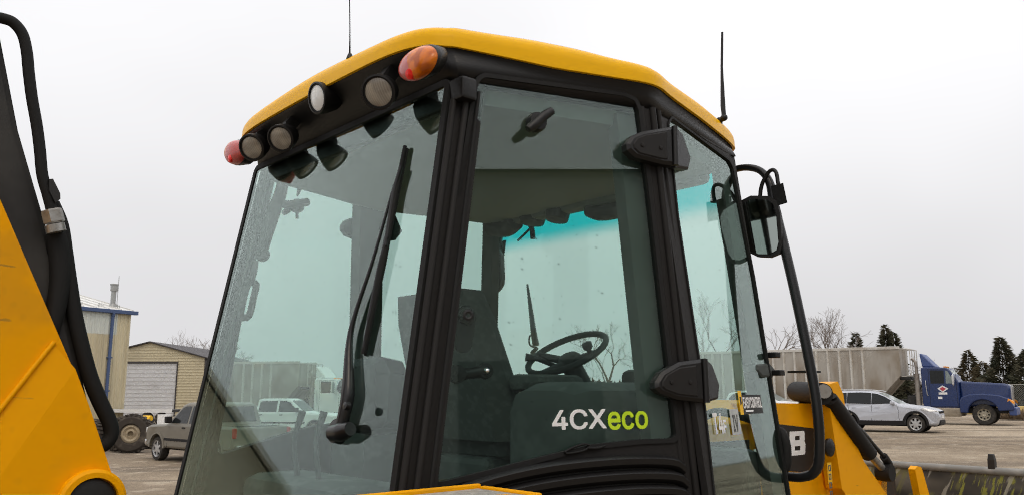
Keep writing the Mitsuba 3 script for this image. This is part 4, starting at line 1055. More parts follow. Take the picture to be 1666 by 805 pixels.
def truck(key, s, t, heading, col, col2, local=(0, -1.05), emblem=True):
    to = put(s, t, heading, local)
    k = key
    o = lambda n, m, mt_, p=k, sm=False, **kw: obj(n, m, mt_, p, smooth=sm, to=to, **kw)
    def taper(v):
        v = v.copy()
        v[:, 1] *= 1 - .10 * np.clip((v[:, 0] + .9) / 2.2, 0, 1) - .06 * np.clip((v[:, 2] - 1.6) / .8, 0, 1) * (v[:, 0] > -.95)
        return v
    o('bonnet', pillow([(1.22, .95), (1.25, 1.9), (1.16, 2.06), (.9, 2.12), (-1.0, 2.24), (-1.05, .95)], .84, .10, .05, taper), col, sm=40)
    fend = Polygon([(1.36, .78), (1.36, 1.02), (1.18, 1.36), (.75, 1.52), (0, 1.60), (-.6, 1.56), (-.95, 1.42), (-1.05, 1.2), (-1.05, .62), (-.74, .62)]).difference(arch(0, .70, .60))
    for sg in (1, -1):
        m = pillow(fend, .26, .05, .02, None, -.98)
        o('mudguard', m if sg > 0 else mir(m), col, sm=40)
    o('cab', pillow([(-1.02, .85), (-1.02, 2.2), (-1.10, 2.32), (-1.42, 2.86), (-1.60, 2.95), (-2.65, 3.0), (-2.78, 2.92), (-2.80, .85)], 1.06, .07, .05, lambda v: v * [1, 1, 1]), col, sm=40)
    o('windscreen', quad_strip([(-1.12, 2.26), (-1.40, 2.82)], [.93, .90], .02), PALEGLASS)
    for sg in (1, -1):
        mm = (lambda q: q) if sg > 0 else mir
        o('window', mm(side_piece([(-1.24, 2.22), (-1.50, 2.76), (-1.60, 2.80), (-1.62, 2.12), (-1.3, 2.12)], 1.06, None, .010)), PALEGLASS)
        o('window', mm(side_piece([(-1.70, 2.12), (-1.68, 2.80), (-2.35, 2.82), (-2.35, 2.12)], 1.06, None, .010)), CARGLASS)
        dr_ = shapely.box(-2.42, .95, -1.14, 2.88)
        o('door_seam', mm(side_piece(dr_.buffer(.012).difference(dr_.buffer(-.006)), 1.06, None, .004, 0)), RUB)
        o('grab_rail', mm(tube([(-2.58, -1.08, 2.25), (-2.58, -1.13, 2.22), (-2.54, -1.13, 1.55), (-2.50, -1.08, 1.5)], .022, 8, sm=2)), ALLOY, sm=60)
        mr = o('door_mirror', mm(box(-1.30, -1.18, -1.42, -1.22, 2.05, 2.55, .03)), CHROME, sm=40)
        o('arm', mm(tube([(-1.3, -1.06, 2.6), (-1.25, -1.3, 2.6), (-1.25, -1.3, 2.0), (-1.3, -1.06, 1.98)], .018, 6, sm=0)), CHROME, mr, sm=60)
        o('fuel_tank', mm(box(-2.75, -1.0, -1.12, -.62, .42, .88, .10)) if sg > 0 else mir(box(-2.75, -1.0, -1.12, -.62, .42, .88, .10)), mat('tank_' + k, dirty((.34, .29, .22), (.20, .16, .12), 3), .5, metallic=.3) if sg > 0 else 'mat_tank_' + k, sm=40)
        o('headlight', mm(hull(np.array([(1.08, -.985, 1.22), (1.30, -.95, 1.12), (1.385, -.80, 1.10), (1.12, -.99, 1.36), (1.33, -.92, 1.22), (1.36, -.80, 1.24)]) + [.02, -.26, 0])), LAMPA)
    if emblem:
        em_ = o('emblem', side_piece(Polygon([(-2.05, 1.86), (-1.80, 2.02), (-1.52, 1.86), (-1.80, 1.66)]).union(shapely.box(-2.0, 1.55, -1.6, 1.66)), 1.073, None, .003, 0), WHITE)
        o('emblem_centre', side_piece(Polygon([(-1.95, 1.85), (-1.80, 1.95), (-1.63, 1.85), (-1.80, 1.72)]), 1.079, None, .003, 0), mat('emblem_red', (.45, .06, .08), .5), em_)
        o('placard', side_piece(shapely.box(-2.05, 1.32, -1.85, 1.44), 1.073, None, .003, 0), WHITE)
    fr = o('grille', box(1.22, 1.30, -.55, .55, .98, 2.02, .04), CHROME, sm=40)
    o('bumper', box(1.12, 1.46, -1.14, 1.14, .52, .92, .06), col2, sm=40)
    o('wind_deflector', pillow([(-1.85, 2.98), (-2.1, 3.02), (-2.72, 3.72), (-2.82, 3.70), (-2.72, 3.0)], .85, .05, .02), col2, sm=40)
    for xx in (-.5, 0, .5):
        o('marker_light', box(-1.75, -1.60, xx - .06, xx + .06, 2.97, 3.03, .01), LAMPA)
    o('exhaust_stack', [tube([(-3.02, -.86, .95), (-3.02, -.86, 2.65)], .13, 14, sm=0), tube([(-3.02, -.86, 2.6), (-3.02, -.86, 3.15), (-3.10, -.86, 3.35), (-3.22, -.86, 3.45)], .075, 12)], mat('stack_' + k, dirty((.33, .30, .27), (.16, .12, .10), 5), .5, metallic=.5), sm=60)
    o('chassis', [box(-6.8, 1.0, -.45, .45, .6, .85), box(-3.6, -3.1, -.75, .75, .85, 1.5, .05)], STEELB)
    o('air_line', [tube([(-2.9, -.3, 2.0), (-3.3, -.35, 1.4), (-3.8, -.3, 1.7)], .03, 8), tube([(-2.9, .2, 2.1), (-3.4, .1, 1.5), (-3.8, .1, 1.8)], .03, 8)], RUB, sm=60)
    for xx in (0, -4.9, -6.2):
        for sg in (-1, 1):
            kk = obj('wheel', lathe([(.30, -.15), (.49, -.155), (.54, -.10), (.545, .0), (.54, .10), (.49, .155), (.30, .15)], 36, 'y', (xx, sg * .93, .545)), TYRE, k, smooth=40, to=to)
            ms = [lathe([(0, -.10), (.09, -.12), (.10, -.03), (.22, -.02), (.30, -.12), (.33, -.145), (.33, .145), (.30, .12), (.22, .02), (.10, .03), (.09, .12), (0, .1)], 30, 'y', (xx, sg * .93, .545))]
            o('rim', ms, RIMD, kk, sm=35)
            for i in range(8):
                a_ = i * math.pi / 4
                o('hand_hole', cyl((xx + .215 * math.cos(a_), sg * 1.0, .545 + .215 * math.sin(a_)), (xx + .215 * math.cos(a_), sg * .965, .545 + .215 * math.sin(a_)), .042, 10), RUB, kk)


def trailer_fn(p, n, uv):
    k = fbm(p.x * 1.1, p.y * 1.1, p.z * 0.5, octaves=4)
    v = fbm(p.x * 6 + p.y * 5, p.z * 0.5, 2.0, octaves=3)
    c = mix((0.385, 0.36, 0.32), (0.25, 0.205, 0.155), smoothstep(.35, .75, k))
    return mix(c, (0.17, 0.125, 0.085), smoothstep(2.6, 1.2, p.z) * .55 * v + smoothstep(.6, .75, v) * .25)


TRL = mat('trailer_aluminium', mikit.proc(trailer_fn), .5, metallic=.15)
RIBM = mat('trailer_rib', dirty((.56, .54, .50), (.38, .33, .27), 2), .5, metallic=.15)


def trailer(key, s, t, heading, length, x0=-3.75, local=(0, -1.05), top=3.85):
    """bulk trailer behind a truck that stands at the same place"""
    to = put(s, t, heading, local)
    k = key
    o = lambda n, m, mt_, p=k, sm=False, **kw: obj(n, m, mt_, p, smooth=sm, to=to, **kw)
    W, x1 = 1.22, x0 - length
    o('floor', box(x1, x0 - 1.2, -W, W, 1.15, 1.25), TRL)
    o('front_wall', hull(np.array([(x0, y_, z_) for y_ in (-W, W) for z_ in (2.55, top - .14)] + [(x0 - .06, y_, z_) for y_ in (-W, W) for z_ in (2.5, top - .14)])), TRL)
    o('front_slope', hull(np.array([(x0 - d_, y_, z_) for y_ in (-W, W) for d_, z_ in ((0, 2.55), (1.25, 1.2), (.06, 2.6), (1.31, 1.25))])), TRL)
    o('rear_wall', box(x1, x1 + .06, -W, W, 1.25, top - .14), TRL)
    xs = np.arange(x0 - .02, x1 + .3, -.62)
    for sg in (1, -1):
        mm = (lambda q: q) if sg > 0 else mir
        o('top_rail', mm(box(x1 - .03, x0 + .03, -W - .05, -W + .09, top - .16, top, .02)), RIBM)
        o('front_panel', mm(trimesh.convex.convex_hull(np.array([(x0 - d_, -W + y_, z_) for y_ in (0, .03) for d_, z_ in ((0, 2.56), (1.24, 1.26), (1.9, 1.26), (1.9, top - .15), (0, top - .15))]))), TRL)
        for i, xx in enumerate(xs[3:-1]):
            o('side_panel', mm(box(xx - .618, xx, -W + .004, -W + .03, 1.26, top - .155)), TRL)
            o('rib', mm(hull(np.vstack([box(xx - .07, xx + .07, -W - .0, -W + .01, 1.2, top - .16).vertices, box(xx - .035, xx + .035, -W - .075, -W, 1.24, top - .16).vertices]))), RIBM)
        o('bottom_rail', mm(box(x1, x0 - 1.25, -W - .03, -W + .05, 1.08, 1.25, .02)), RIBM)
        o('landing_leg', mm(box(x0 - 2.6, x0 - 2.45, -.9, -.75, .2, 1.15)), STEELB)
    o('front_rack', [tube([(x0 + .02, y_, 2.5), (x0 + .5, y_, 2.55), (x0 + .5, y_, top - .15), (x0 + .02, y_, top - .12)], .025, 6, sm=0) for y_ in (-1.05, -.4, .4, 1.05)] + [tube([(x0 + .5, -1.05, z_), (x0 + .5, 1.05, z_)], .022, 6, sm=0) for z_ in (2.55, 3.1, top - .15)], RIBM)
    o('nose_box', box(x0 - .1, x0 + .42, -.9, .9, 2.32, 2.5, .03), STEELB)
    o('understructure', [box(x1 + .3, x0 - 1.3, -.35, .35, .9, 1.12), box(x0 - 1.6, x0 + .2, -.3, .3, 1.1, 1.3)], STEELB)
    for xx in (x1 + 1.2, x1 + 2.5):
        for sg in (-1, 1):
            kk = obj('wheel', lathe([(.3, -.26), (.49, -.27), (.54, -.2), (.54, .2), (.49, .27), (.3, .26)], 32, 'y', (xx, sg * .85, .545)), TYRE, k, smooth=40, to=to)
            o('rim', lathe([(0, -.1), (.22, -.1), (.32, -.24), (.32, .24), (.22, .1), (0, .1)], 24, 'y', (xx, sg * .85, .545)), RIMD, kk, sm=35)


bt = thing('semi_truck', 'dark blue bonneted semi truck with a raised wind deflector, parked at the right', 'truck')
truck(bt, 24.13, 43.0, -35, BLUEP, BLUEL)
tr1 = thing('bulk_trailer', 'dirty pale ribbed bulk trailer hitched behind the blue truck', 'trailer')
trailer(tr1, 24.13, 43.0, -35, 13.5, top=4.12)
wt = thing('semi_truck', 'white semi truck seen through the rear screen behind the white pickup', 'truck')
truck(wt, -10.4, 51.0, -12, WHITEP, WHITEP, (-1.0, -1.05), emblem=False)
tr2 = thing('bulk_trailer', 'short grey ribbed trailer seen through the rear screen behind the white truck', 'trailer')
trailer(tr2, -10.4, 51.0, -12, 5.2, -3.75, (-1.0, -1.05), 4.05)

# ---------------------------------------------------------------- buildings


def wall_fn(p, n, uv):
    k = fbm(p.x * .6 + p.y * .6, p.z * .22, 1.0, octaves=4)
    return mix((.56, .50, .345), (.40, .35, .24), smoothstep(.4, .8, k) * .7)


CREAM = mat('cream_sheet', mikit.proc(wall_fn), .55)
PALE = mat('pale_skylight_sheet', (.54, .57, .53), .5)
BLUET = mat('blue_trim', (.06, .095, .20), .5)
TRIMD = mat('dark_trim', (.055, .050, .052), .6)
ROOFM = mat('roof_sheet', dirty((.62, .62, .60), (.45, .43, .39), .8), .5)
SHEDM = mat('shed_siding', dirty((.52, .465, .33), (.42, .375, .27), .7), .55)
DOORW = mat('roller_door', dirty((.60, .61, .63), (.48, .48, .49), .9), .5)
GALV = mat('galvanised', dirty((.34, .35, .345), (.25, .24, .22), 3), .5, metallic=.4)

# metal workshop on the left: origin at its far right corner, x runs back along the wall
wb = thing('metal_building', 'tall cream metal building with a blue downpipe at the left of the yard', 'building')
to = put(-26.45, 57.1, 58)
H = 7.55
def corrug(x0, x1, z0, z1, pitch=.30, dep=.05):
    xs = []
    x = x0
    while x < x1 - .01:
        xs += [(x, 0), (x + pitch * .55, 0), (x + pitch * .67, -dep), (x + pitch * .88, -dep)]
        x += pitch
    xs = [(min(a_, x1), b_) for a_, b_ in xs] + [(x1, 0)]
    v = [(a_, b_, z) for z in (z0, z1) for a_, b_ in xs]
    n = len(xs)
    return trimesh.Trimesh(v, [[i, i + 1, n + i + 1] for i in range(n - 1)] + [[i, n + i + 1, n + i] for i in range(n - 1)], process=False)
for i in range(13):
    obj('wall_panel', corrug(-.9 * (i + 1), -.9 * i - .004, 0, H - 1.55), CREAM, wb, to=to)
    obj('skylight_panel', corrug(-.9 * (i + 1), -.9 * i - .004, H - 1.545, H - .1), PALE if i > 0 else CREAM, wb, to=to)
obj('core', box(-11.7, -.05, .06, 14, 0, H - .1), CREAM, wb, to=to)
obj('eave_gutter', box(-11.9, .45, -.28, .02, H - .12, H + .14, .03), BLUET, wb, to=to)
rf = obj('roof', hull([(-11.9, -.2, H + .14), (.4, -.2, H + .14), (-11.9, 7, H + 1.75), (.4, 7, H + 1.75), (-11.9, 14.2, H + .1), (.4, 14.2, H + .1)]), ROOFM, wb, to=to)
for i in range(14):
    x_ = -11.6 + i * .9
    obj('roof_seam', hull([(x_ + d_, y_, z_ + e_) for d_ in (-.02, .02) for y_, z_ in ((-.2, H + .14), (7, H + 1.75)) for e_ in (.0, .07)]), ROOFM, rf, to=to)
obj('snow_guard', [box(-11.6 + i * .45, -11.56 + i * .45, .3 + (i % 3) * .5, .34 + (i % 3) * .5, H + .2, H + .55) for i in range(26)], GALV, rf, to=to)
dp_ = obj('downpipe', tube([(-1.35, -.2, H - .1), (-1.35, -.2, H - .35), (-1.35, -.13, H - .6), (-1.35, -.13, .3), (-1.35, -.35, .1)], .11, 10, sm=2), BLUET, wb, smooth=60, to=to)
for z_ in (2.2, 4.4):
    obj('strap', box(-1.5, -1.2, -.25, 0, z_, z_ + .1), BLUET, dp_, to=to)
vp_ = obj('vent_pipe', [cyl((-.4, 1.5, H + .2), (-.4, 1.5, H + 1.6), .17, 18), cyl((-.4, 1.5, H + 1.6), (-.4, 1.5, H + 2.0), .24, 18), cyl((-.4, 1.5, H + 2.0), (-.4, 1.5, H + 2.08), .28, 18), hull(cyl((-.4, 1.5, H + .0), (-.4, 1.5, H + .7), .42, 14, .2).vertices)], GALV, wb, smooth=40, to=to)
obj('lightning_rod', tube([(-.1, 1.5, H + .2), (-.1, 1.5, H + 2.7)], .02, 6, sm=0), GALV, wb, to=to)
obj('corner_trim', box(-.10, .03, -.075, .08, 0, H - .12), CREAM, wb, to=to)
wn = obj('window', box(-4.6, -3.6, -.07, .0, 4.3, 5.9), CARGLASS, wb, to=to)
obj('frame', [box(-4.7, -3.5, -.10, -.01, 5.9, 6.02), box(-4.7, -3.5, -.10, -.01, 4.2, 4.3), box(-4.7, -4.6, -.10, -.01, 4.3, 5.9), box(-3.6, -3.5, -.10, -.01, 4.3, 5.9)], mat('red_trim', (.30, .16, .10), .6), wn, to=to)

# gabled shed with a roller door
sh = thing('gabled_shed', 'small tan gabled shed with a white roller door beyond the tyre pile', 'shed')
to = put(-32.7, 75, 0)
xe, xw, ze_, zr = 5.1, -5.6, 5.15, 6.55
def siding(x0, x1, z0, z1f, pitch=.25, dep=.045):
    """horizontal ribs, clipped to the gable"""
    ms, z = [], z0
    while z < z1f:
        for za_, zb_, ya_, yb_ in ((z, z + pitch * .6, -.0, -.0), (z + pitch * .6, z + pitch * .7, 0, -dep), (z + pitch * .7, z + pitch * .9, -dep, -dep), (z + pitch * .9, z + pitch, -dep, 0)):
            def lim(zz):
                f_ = np.clip((zr - zz) / (zr - ze_), 0, 1)
                return max(x0, xw * f_), min(x1, xe * f_)
            a_, b_ = lim(za_), lim(zb_)
            if a_[1] > a_[0]:
                ms.append(trimesh.Trimesh([(a_[0], ya_, za_), (a_[1], ya_, za_), (b_[1], yb_, zb_), (b_[0], yb_, zb_)], [[0, 1, 2], [0, 2, 3]], process=False))
        z += pitch
    return join(ms)
dx0, dx1, dz = -2.25, 2.6, 4.72
obj('siding', [siding(dx1, xe, 0, 7), siding(xw, dx0, 0, 7), siding(dx0, dx1, dz, 7)], SHEDM, sh, kind='stuff', to=to)
obj('core', [hull([(xw, y_, 0) for y_ in (.3, 14)] + [(xe, y_, 0) for y_ in (.3, 14)] + [(xw, y_, ze_) for y_ in (.3, 14)] + [(xe, y_, ze_) for y_ in (.3, 14)] + [(0, y_, zr) for y_ in (.3, 14)])], SHEDM, sh, to=to)
def door_profile():
    zs, ys = [], []
    for i in range(40):
        zs += [i * dz / 40, i * dz / 40 + .085]
        ys += [-.01, -.045]
    v = [(x_, y_ + .06, z_) for x_ in (dx0 + .06, dx1 - .06) for y_, z_ in zip(ys, zs)]
    n = len(zs)
    return trimesh.Trimesh(v, [[i, n + i, n + i + 1] for i in range(n - 1)] + [[i, n + i + 1, i + 1] for i in range(n - 1)], process=False)
rd = obj('roller_door', door_profile(), DOORW, sh, to=to)
obj('frame', [box(dx0 - .05, dx0 + .06, -.07, .05, 0, dz), box(dx1 - .06, dx1 + .05, -.07, .05, 0, dz), box(dx0 - .05, dx1 + .05, -.08, .05, dz, dz + .12)], TRIMD, rd, to=to)
obj('bottom_bar', box(dx0 + .06, dx1 - .06, -.03, .06, .0, .1), GALV, rd, to=to)
rl = obj('roof', [hull([(0, y_, zr + e_) for y_ in (-.25, 14.2) for e_ in (.03, .13)] + [(xe + .35, y_, ze_ - .09 + e_) for y_ in (-.25, 14.2) for e_ in (.03, .13)]), hull([(0, y_, zr + e_) for y_ in (-.25, 14.2) for e_ in (.03, .13)] + [(xw - .35, y_, ze_ - .09 + e_) for y_ in (-.25, 14.2) for e_ in (.03, .13)])], TRIMD, sh, to=to)
obj('corner_trim', box(xe - .08, xe + .03, -.06, .3, 0, ze_), TRIMD, sh, to=to)

# workshop hall behind the photographer: its eaves line shows as a reflection in the side window
hall = thing('workshop_hall', 'grey metal hall mirrored as the dark lower part of the side window', 'building')
HALLM = mat('hall_sheet', dirty((.40, .41, .39), (.30, .30, .28), .5), .7)
obj('wall', box(-16, 75, -40, -24, 0, 10.85), HALLM, hall)
obj('roof', hull([(-16.3, -23.7, 10.85), (75.3, -23.7, 10.85), (-16.3, -40.3, 10.85), (75.3, -40.3, 10.85), (-16.3, -32, 12.6), (75.3, -32, 12.6)]), TRIMD, hall)
for i in range(5):
    obj('door', box(-13 + i * 7, -8.5 + i * 7, -23.99, -23.93, 0, 4.6), mat('hall_door', (.12, .12, .12), .6) if i == 0 else 'mat_hall_door', hall)

# store behind the machine on the left, mirrored low in the rear screen
st_ = thing('storage_shed', 'beige shed with a steep roof mirrored low in the rear screen', 'shed')
STM = mat('shed_boards', dirty((.62, .58, .46), (.5, .46, .36), .6), .8)
to = T().translate([-4.9, 19.5, -.4]).rotate([0, 0, 1], 105)
obj('wall', hull([(x_, y_, z_) for x_ in (-5, 5) for y_, z_ in ((-3.6, 0), (3.6, 0), (-3.6, 2.6), (3.6, 2.6), (0, 5.3))]), STM, st_, to=to)
for sg in (-1, 1):
    obj('roof', hull([(x_, sg * y_, z_ + e_) for x_ in (-5.4, 5.4) for y_, z_ in ((0, 5.36), (4.0, 2.36)) for e_ in (0, .12)]), ROOFM, st_, to=to)
obj('door', box(5.0, 5.06, -1.6, 1.6, 0, 2.4), DOORW, st_, to=to)

# ---------------------------------------------------------------- tyre pile and odds and ends
TY = mat('muddy_tyre', dirty((.055, .047, .040), (.17, .145, .115), 5), .95, spec=.15)
def loader_tyre(label, s, t, yaw, r, w, lie=0.0, z=None, rim=None):
    k = thing('loose_tyre', label, 'tyre', 'worn loader tyres in the pile by the metal building')
    h = YAW - math.pi / 2 + math.radians(yaw)
    p = yard(s, t)
    to = T().translate([p[0], p[1], p[2] + (r if z is None else z)]).rotate([0, 0, 1], math.degrees(h)).rotate([1, 0, 0], lie)
    obj('carcass', lathe([(r * .50, -w / 2 + .06), (r * .56, -w / 2), (r * .86, -w / 2), (r * .98, -w * .38), (r, -w * .2), (r, w * .2), (r * .98, w * .38), (r * .86, w / 2), (r * .56, w / 2), (r * .5, w / 2 - .06), (r * .48, 0), (r * .5, -w / 2 + .06)], 40, 'y'), TY, k, smooth=35, to=to)
    ms = []
    for i in range(26):
        for sd in (-1, 1):
            b_ = box(-.05, .03, min(0, sd * w * .46), max(0, sd * w * .46), r - .02, r + .04)
            b_.apply_transform(trimesh.transformations.rotation_matrix(i * 2 * math.pi / 26 + (.12 if sd > 0 else 0), [0, 1, 0]))
            ms.append(b_)
    obj('tread', join(ms), TY, k, kind='stuff', to=to)
    if rim:
        obj('rim', lathe([(0, .12 - w / 2 + .1), (r * .14, .12 - w / 2 + .1), (r * .16, .06 - w / 2), (r * .28, .10 - w / 2), (r * .38, .03 - w / 2), (r * .49, .08 - w / 2), (r * .49, w / 2 - .08), (0, w / 2 - .1)], 32, 'y'), rim, k, smooth=35, to=to)
RIMO = mat('ochre_rim', dirty((.36, .30, .21), (.20, .15, .10), 6), .8)
loader_tyre('muddy loader tyre on an ochre rim, foremost in the pile', -13.95, 31.0, 12, .68, .62, rim=RIMO)
loader_tyre('bare muddy tyre directly behind the one on an ochre rim', -14.9, 32.0, -55, .62, .70, 14, .58)
loader_tyre('muddy tyre leaning at the left end of the pile', -15.9, 31.9, -50, .60, .66, -10, .56)
loader_tyre('muddy tyre lying flat in front of the shed door', -14.2, 33.6, 0, .66, .5, 90, .27)
fb = thing('flatbed_trailer', 'low dark flatbed trailer in front of the roller door', 'trailer')
to = put(-25.5, 57.5, -6)
obj('deck', box(-3, 3, -1.2, 1.2, .85, 1.0), STEELB, fb, to=to)
obj('side_rail', box(-3, 3, -1.25, -1.2, .82, 1.05), WHITEP, fb, to=to)
for xx in (1.2, 2.2):
    obj('wheel', lathe([(0, -.15), (.35, -.15), (.42, -.1), (.42, .1), (.35, .15), (0, .15)], 24, 'y', (xx, -1.05, .42)), TYRE, fb, smooth=40, to=to)
yt = thing('yellow_tank', 'small yellow tank between the shed and the tyres', 'tank')
to = put(-20.6, 47.0, 0)
obj('shell', [tube([(-.45, 0, .62), (.45, 0, .62)], .27, 20, sm=0)], DECY, yt, smooth=40, to=to)
obj('cradle', [box(-.5, -.4, -.4, .4, 0, .5), box(.4, .5, -.4, .4, 0, .5)], STEELB, yt, to=to)
cr_ = thing('white_drum', 'white drum beside the yellow tank', 'drum')
obj('shell', lathe([(0, 0), (.33, 0), (.34, .02), (.33, .35), (.345, .37), (.33, .39), (.33, .62), (.345, .64), (.33, .66), (.33, .98), (.34, 1.0), (.31, 1.0), (.30, .97), (0, .97)], 24, 'z'), WHITEP, cr_, smooth=30, to=put(-18.6, 45.0, 0))
jp = thing('scrap_heap', 'low heap of dark scrap beside the tyres', 'heap')
rs = random.Random(4)
ms = []
for i in range(40):
    b_ = box(-.5, .5, -.08, .08, -.05, .05)
    b_.apply_scale(rs.uniform(.5, 1.3))
    b_.apply_transform(trimesh.transformations.euler_matrix(rs.uniform(-.5, .5), rs.uniform(-.5, .5), rs.uniform(0, 6)))
    b_.apply_translation([rs.gauss(0, 1.6), rs.gauss(0, .5), .1 + rs.random() * .5])
    ms.append(b_)
obj('pieces', join(ms), TYRE, jp, kind='stuff', to=put(-20, 46, 0))

# ---------------------------------------------------------------- trees
BARK = mat('bark', (.115, .095, .080), .9)
TWIG = mat('twigs', (.23, .20, .18), .9)
def bare_tree(label, s, t, h, seed, spread=.55, mains=3, depth=6, group=None, cat='tree'):
    rs = np.random.RandomState(seed)
    k = thing('bare_tree', label, cat, group)
    limbs, twigs = [], []
    def grow(p, d, L, r, lev):
        pts, q, dd = [p], p, d
        for i in range(3):
            dd = dd + rs.normal(0, .10, 3) + [0, 0, .05]
            dd = dd / np.linalg.norm(dd)
            q = q + dd * L / 3
            pts.append(q)
        (limbs if lev < 3 else twigs).append(tube(pts, [r, max(r * .68, .007)], 6 if lev < 3 else 3, sm=0))
        if lev >= depth:
            return
        n = rs.randint(2, 4) if lev else mains
        for i in range(n):
            a = rs.uniform(0, 2 * np.pi)
            tl = rs.uniform(.25, .25 + spread)
            e1 = np.cross(dd, [.3, .8, .5]); e1 /= np.linalg.norm(e1)
            e2 = np.cross(dd, e1)
            nd = dd * math.cos(tl) + (e1 * math.cos(a) + e2 * math.sin(a)) * math.sin(tl)
            st = pts[-1] if i < 2 else pts[rs.randint(1, 3)]
            grow(st, nd, L * rs.uniform(.62, .88), max(r * rs.uniform(.55, .72), .007), lev + 1)
    base = yard(s, t)
    grow(base - [0, 0, .1], np.array([0, 0, 1.0]), h * .26, h * .017, 0)
    obj('trunk', join(limbs), BARK, k, smooth=60)
    obj('twigs', join(twigs), TWIG, k, smooth=60, kind='stuff')


bare_tree('tall bare tree rising behind the ribbed trailer by the mirror post', 23.9, 63, 9.0, 3, .55, 3, 7)
bare_tree('bare tree behind the trailer just left of the mirror post', 21.2, 64, 8.2, 15, .6, 3, 6)
bare_tree('bare tree seen through the windscreen right of the steering wheel', 8.2, 70, 9.6, 8, .6, 3, 7)
bare_tree('bare tree seen through the door window', 17.2, 70, 9.6, 21, .6, 3, 7)
for i, (s_, t_, h_) in enumerate([(-38.5, 95, 9.6), (-36.5, 97, 10.6), (-35.0, 94, 10.2), (-40.5, 98, 8.8), (-33.5, 99, 9.8)]):
    bare_tree(('second bare tree from the left behind the gabled shed', 'third bare tree from the left behind the gabled shed', 'second bare tree from the right behind the gabled shed', 'leftmost bare tree behind the gabled shed', 'rightmost bare tree behind the gabled shed')[i], s_, t_, h_, 40 + i, .7, 4, 6, 'bare trees behind the shed')
for i, (s_, t_, h_) in enumerate([(45.8, 90, 6.0), (49.0, 92, 5.8), (43.2, 91, 6.2)]):
    bare_tree(('middle one of the bare bushy trees beyond the blue truck cab', 'right one of the bare bushy trees beyond the blue truck cab', 'left one of the bare bushy trees beyond the blue truck cab')[i], s_, t_, h_, 60 + i, .8, 4, 6, 'bare trees beyond the blue truck')


NEED = {'dark': mat('dark_needles', dirty((.052, .055, .036), (.105, .094, .064), 1.6, 1.0, .35, .7), .9, spec=.1),
        'brown': mat('brown_needles', dirty((.098, .078, .046), (.052, .050, .030), 1.4, 1.0, .35, .7), .9, spec=.1)}
def evergreen(label, s, t, h, wd, seed, tone='dark', n=3200):
    rs = np.random.RandomState(seed)
    k = thing('evergreen_tree', label, 'evergreen tree')
    b = yard(s, t)
    obj('trunk', cyl(b - [0, 0, .1], b + [0, 0, h * .9], h * .018, 8, h * .004), BARK, k, smooth=60)
    v, f = [], []
    for i in range(n):
        z = rs.beta(1.15, 1.6) * .97 + .03
        lobe = 1 + .35 * math.sin(5 * rs.uniform(0, 6.28) + z * 17)
        a = rs.uniform(0, 2 * np.pi)
        br = .72 + .28 * math.sin(a * 3 + z * 21 + seed) * math.sin(a * 2 + z * 9)
        cl = meshkit.noise(np.array([math.cos(a) * 2.3 + seed, math.sin(a) * 2.3, z * 8.0]), seed)
        R0 = wd * (1 - z) ** .72 * (.55 + .75 * cl) * br + .05
        rr = R0 * rs.uniform(.25, 1.0) ** .6
        c = b + np.array([math.cos(a) * rr, math.sin(a) * rr, z * h - rr * .18])
        out = np.array([math.cos(a), math.sin(a), rs.uniform(-.3, .55)])
        sz = h * rs.uniform(.014, .034)
        sd = np.cross(out, rs.normal(size=3)); sd /= np.linalg.norm(sd)
        tip = c + out * sz * 1.7
        j = len(v)
        v += [c - out * sz * .6, c + sd * sz * .42, tip, c - sd * sz * .42]
        f += [[j, j + 1, j + 2], [j, j + 2, j + 3]]
    obj('crown', trimesh.Trimesh(v, f, process=False), NEED[tone], k)


evergreen('small dark conical evergreen above the left part of the trailer', 27.4, 66, 6.4, 1.9, 1)
evergreen('taller dark evergreen above the front end of the trailer', 28.9, 64, 6.8, 1.8, 2)
evergreen('dark evergreen leaning close beside the one above the front end of the trailer', 29.7, 64.5, 6.3, 1.8, 3)
evergreen('brownish round topped evergreen directly behind the blue bonnet', 46.6, 85, 5.9, 3.0, 4, 'brown', 5000)
evergreen('tall pointed evergreen at the right edge of the picture', 44.2, 75, 6.6, 3.0, 5, 'dark', 6000)
evergreen('dark evergreen cut by the right edge of the picture', 44.5, 72, 5.3, 3.2, 6, 'dark', 6000)
evergreen('brownish evergreen standing between two taller ones at the right', 45.2, 80, 4.6, 3.2, 7, 'brown', 5000)
evergreen('brown lower evergreen beside the fence at the far right', 48.5, 76, 5.0, 3.2, 8, 'brown', 5000)
rs = np.random.RandomState(77)
v, f = [], []
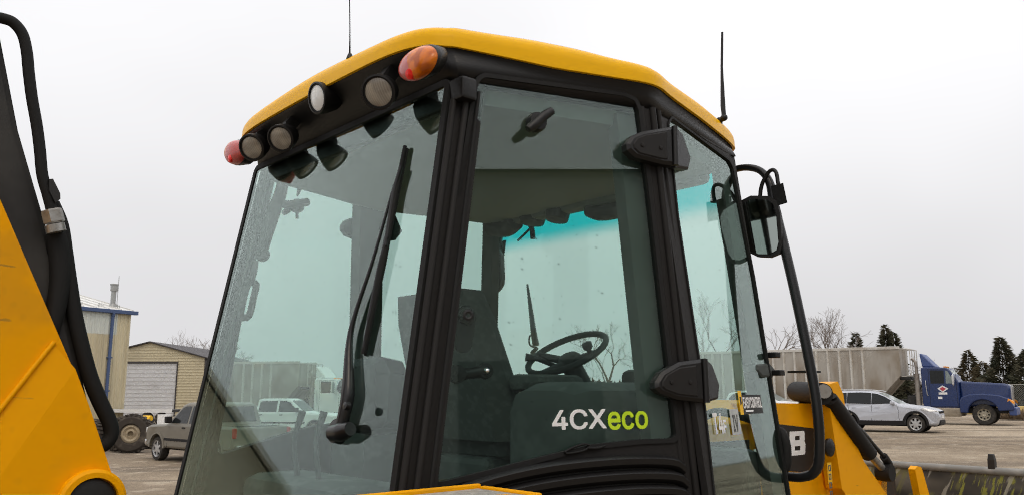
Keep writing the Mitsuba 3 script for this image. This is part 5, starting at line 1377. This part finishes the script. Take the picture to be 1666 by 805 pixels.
for i in range(9000):
    s_, t_ = (rs.uniform(-130, 130), rs.uniform(118, 130))
    h_ = (2.0 + 1.8 * meshkit.noise(np.array([s_ * .09, 3, 1])) + 1.0 * meshkit.noise(np.array([s_ * .4, 1, 7]))) * .9
    c = yard(s_, t_) + [0, 0, rs.uniform(0, 1) * h_]
    d_ = rs.normal(size=3) + [0, 0, .8]
    d_ /= np.linalg.norm(d_)
    q = np.cross(d_, rs.normal(size=3)); q /= np.linalg.norm(q)
    j = len(v)
    v += [c - q * .28, c + q * .28, c + d_ * .8]
    f += [[j, j + 1, j + 2]]
obj('far_brush', trimesh.Trimesh(v, f, process=False), mat('brush', dirty((.085, .072, .058), (.13, .105, .08), .3), .95), None, kind='stuff', label='low grey brown brush along the far side of the yard')

# chain link fence and dry bank at the right
fe = thing('wire_fence', 'galvanised wire fence in front of the evergreens at the right edge', 'fence')
to = put(36.5, 66, -12)
for i in range(9):
    obj('post', tube([(i * 2.6, 0, 0), (i * 2.6, 0, 2.3)], .04, 8, sm=0), GALV, fe, to=to)
obj('top_rail', tube([(0, 0, 2.25), (20.8, 0, 2.25)], .03, 8, sm=0), GALV, fe, to=to)
obj('mesh', [tube([(x_, 0, 0.05), (x_ + 2.2, .01, 2.25)], .006, 3, sm=0) for x_ in np.arange(-2, 20, .16)] + [tube([(x_ + 2.2, 0, 0.05), (x_, .01, 2.25)], .006, 3, sm=0) for x_ in np.arange(-2, 20, .16)], GALV, fe, kind='stuff', to=to)
bankm = trimesh.creation.icosphere(4, 1.0)
bv = bankm.vertices.copy()
bv *= (1 + .25 * (meshkit.fbm(bv * 3, 4) - .5))[:, None]
bankm.vertices = bv * [9, 2.0, .75]
obj('grass_bank', bankm, mat('dry_grass', dirty((.36, .25, .085), (.24, .19, .11), 1.2), .95), None, smooth=True, kind='structure', label='low bank of dry ochre grass under the fence', to=put(42.5, 61, -25))
rs = np.random.RandomState(5)
v, f = [], []
for i in range(900):
    a_, r_ = rs.uniform(0, 6.28), rs.uniform(0, 1) ** .5
    c = np.array([math.cos(a_) * r_ * 1.3, math.sin(a_) * r_ * .8, .05])
    d_ = np.array([rs.normal(0, .4), rs.normal(0, .4), 1]) * rs.uniform(.3, .75)
    q = np.array([.03, .02, 0])
    j = len(v)
    v += [c - q, c + q, c + d_]
    f += [[j, j + 1, j + 2]]
db = thing('dry_shrub', 'withered brown shrub in front of the blue truck bumper', 'shrub')
obj('stems', trimesh.Trimesh(v, f, process=False), mat('dry_stems', (.19, .135, .085), .95), db, kind='stuff', to=put(30.9, 51, 0))
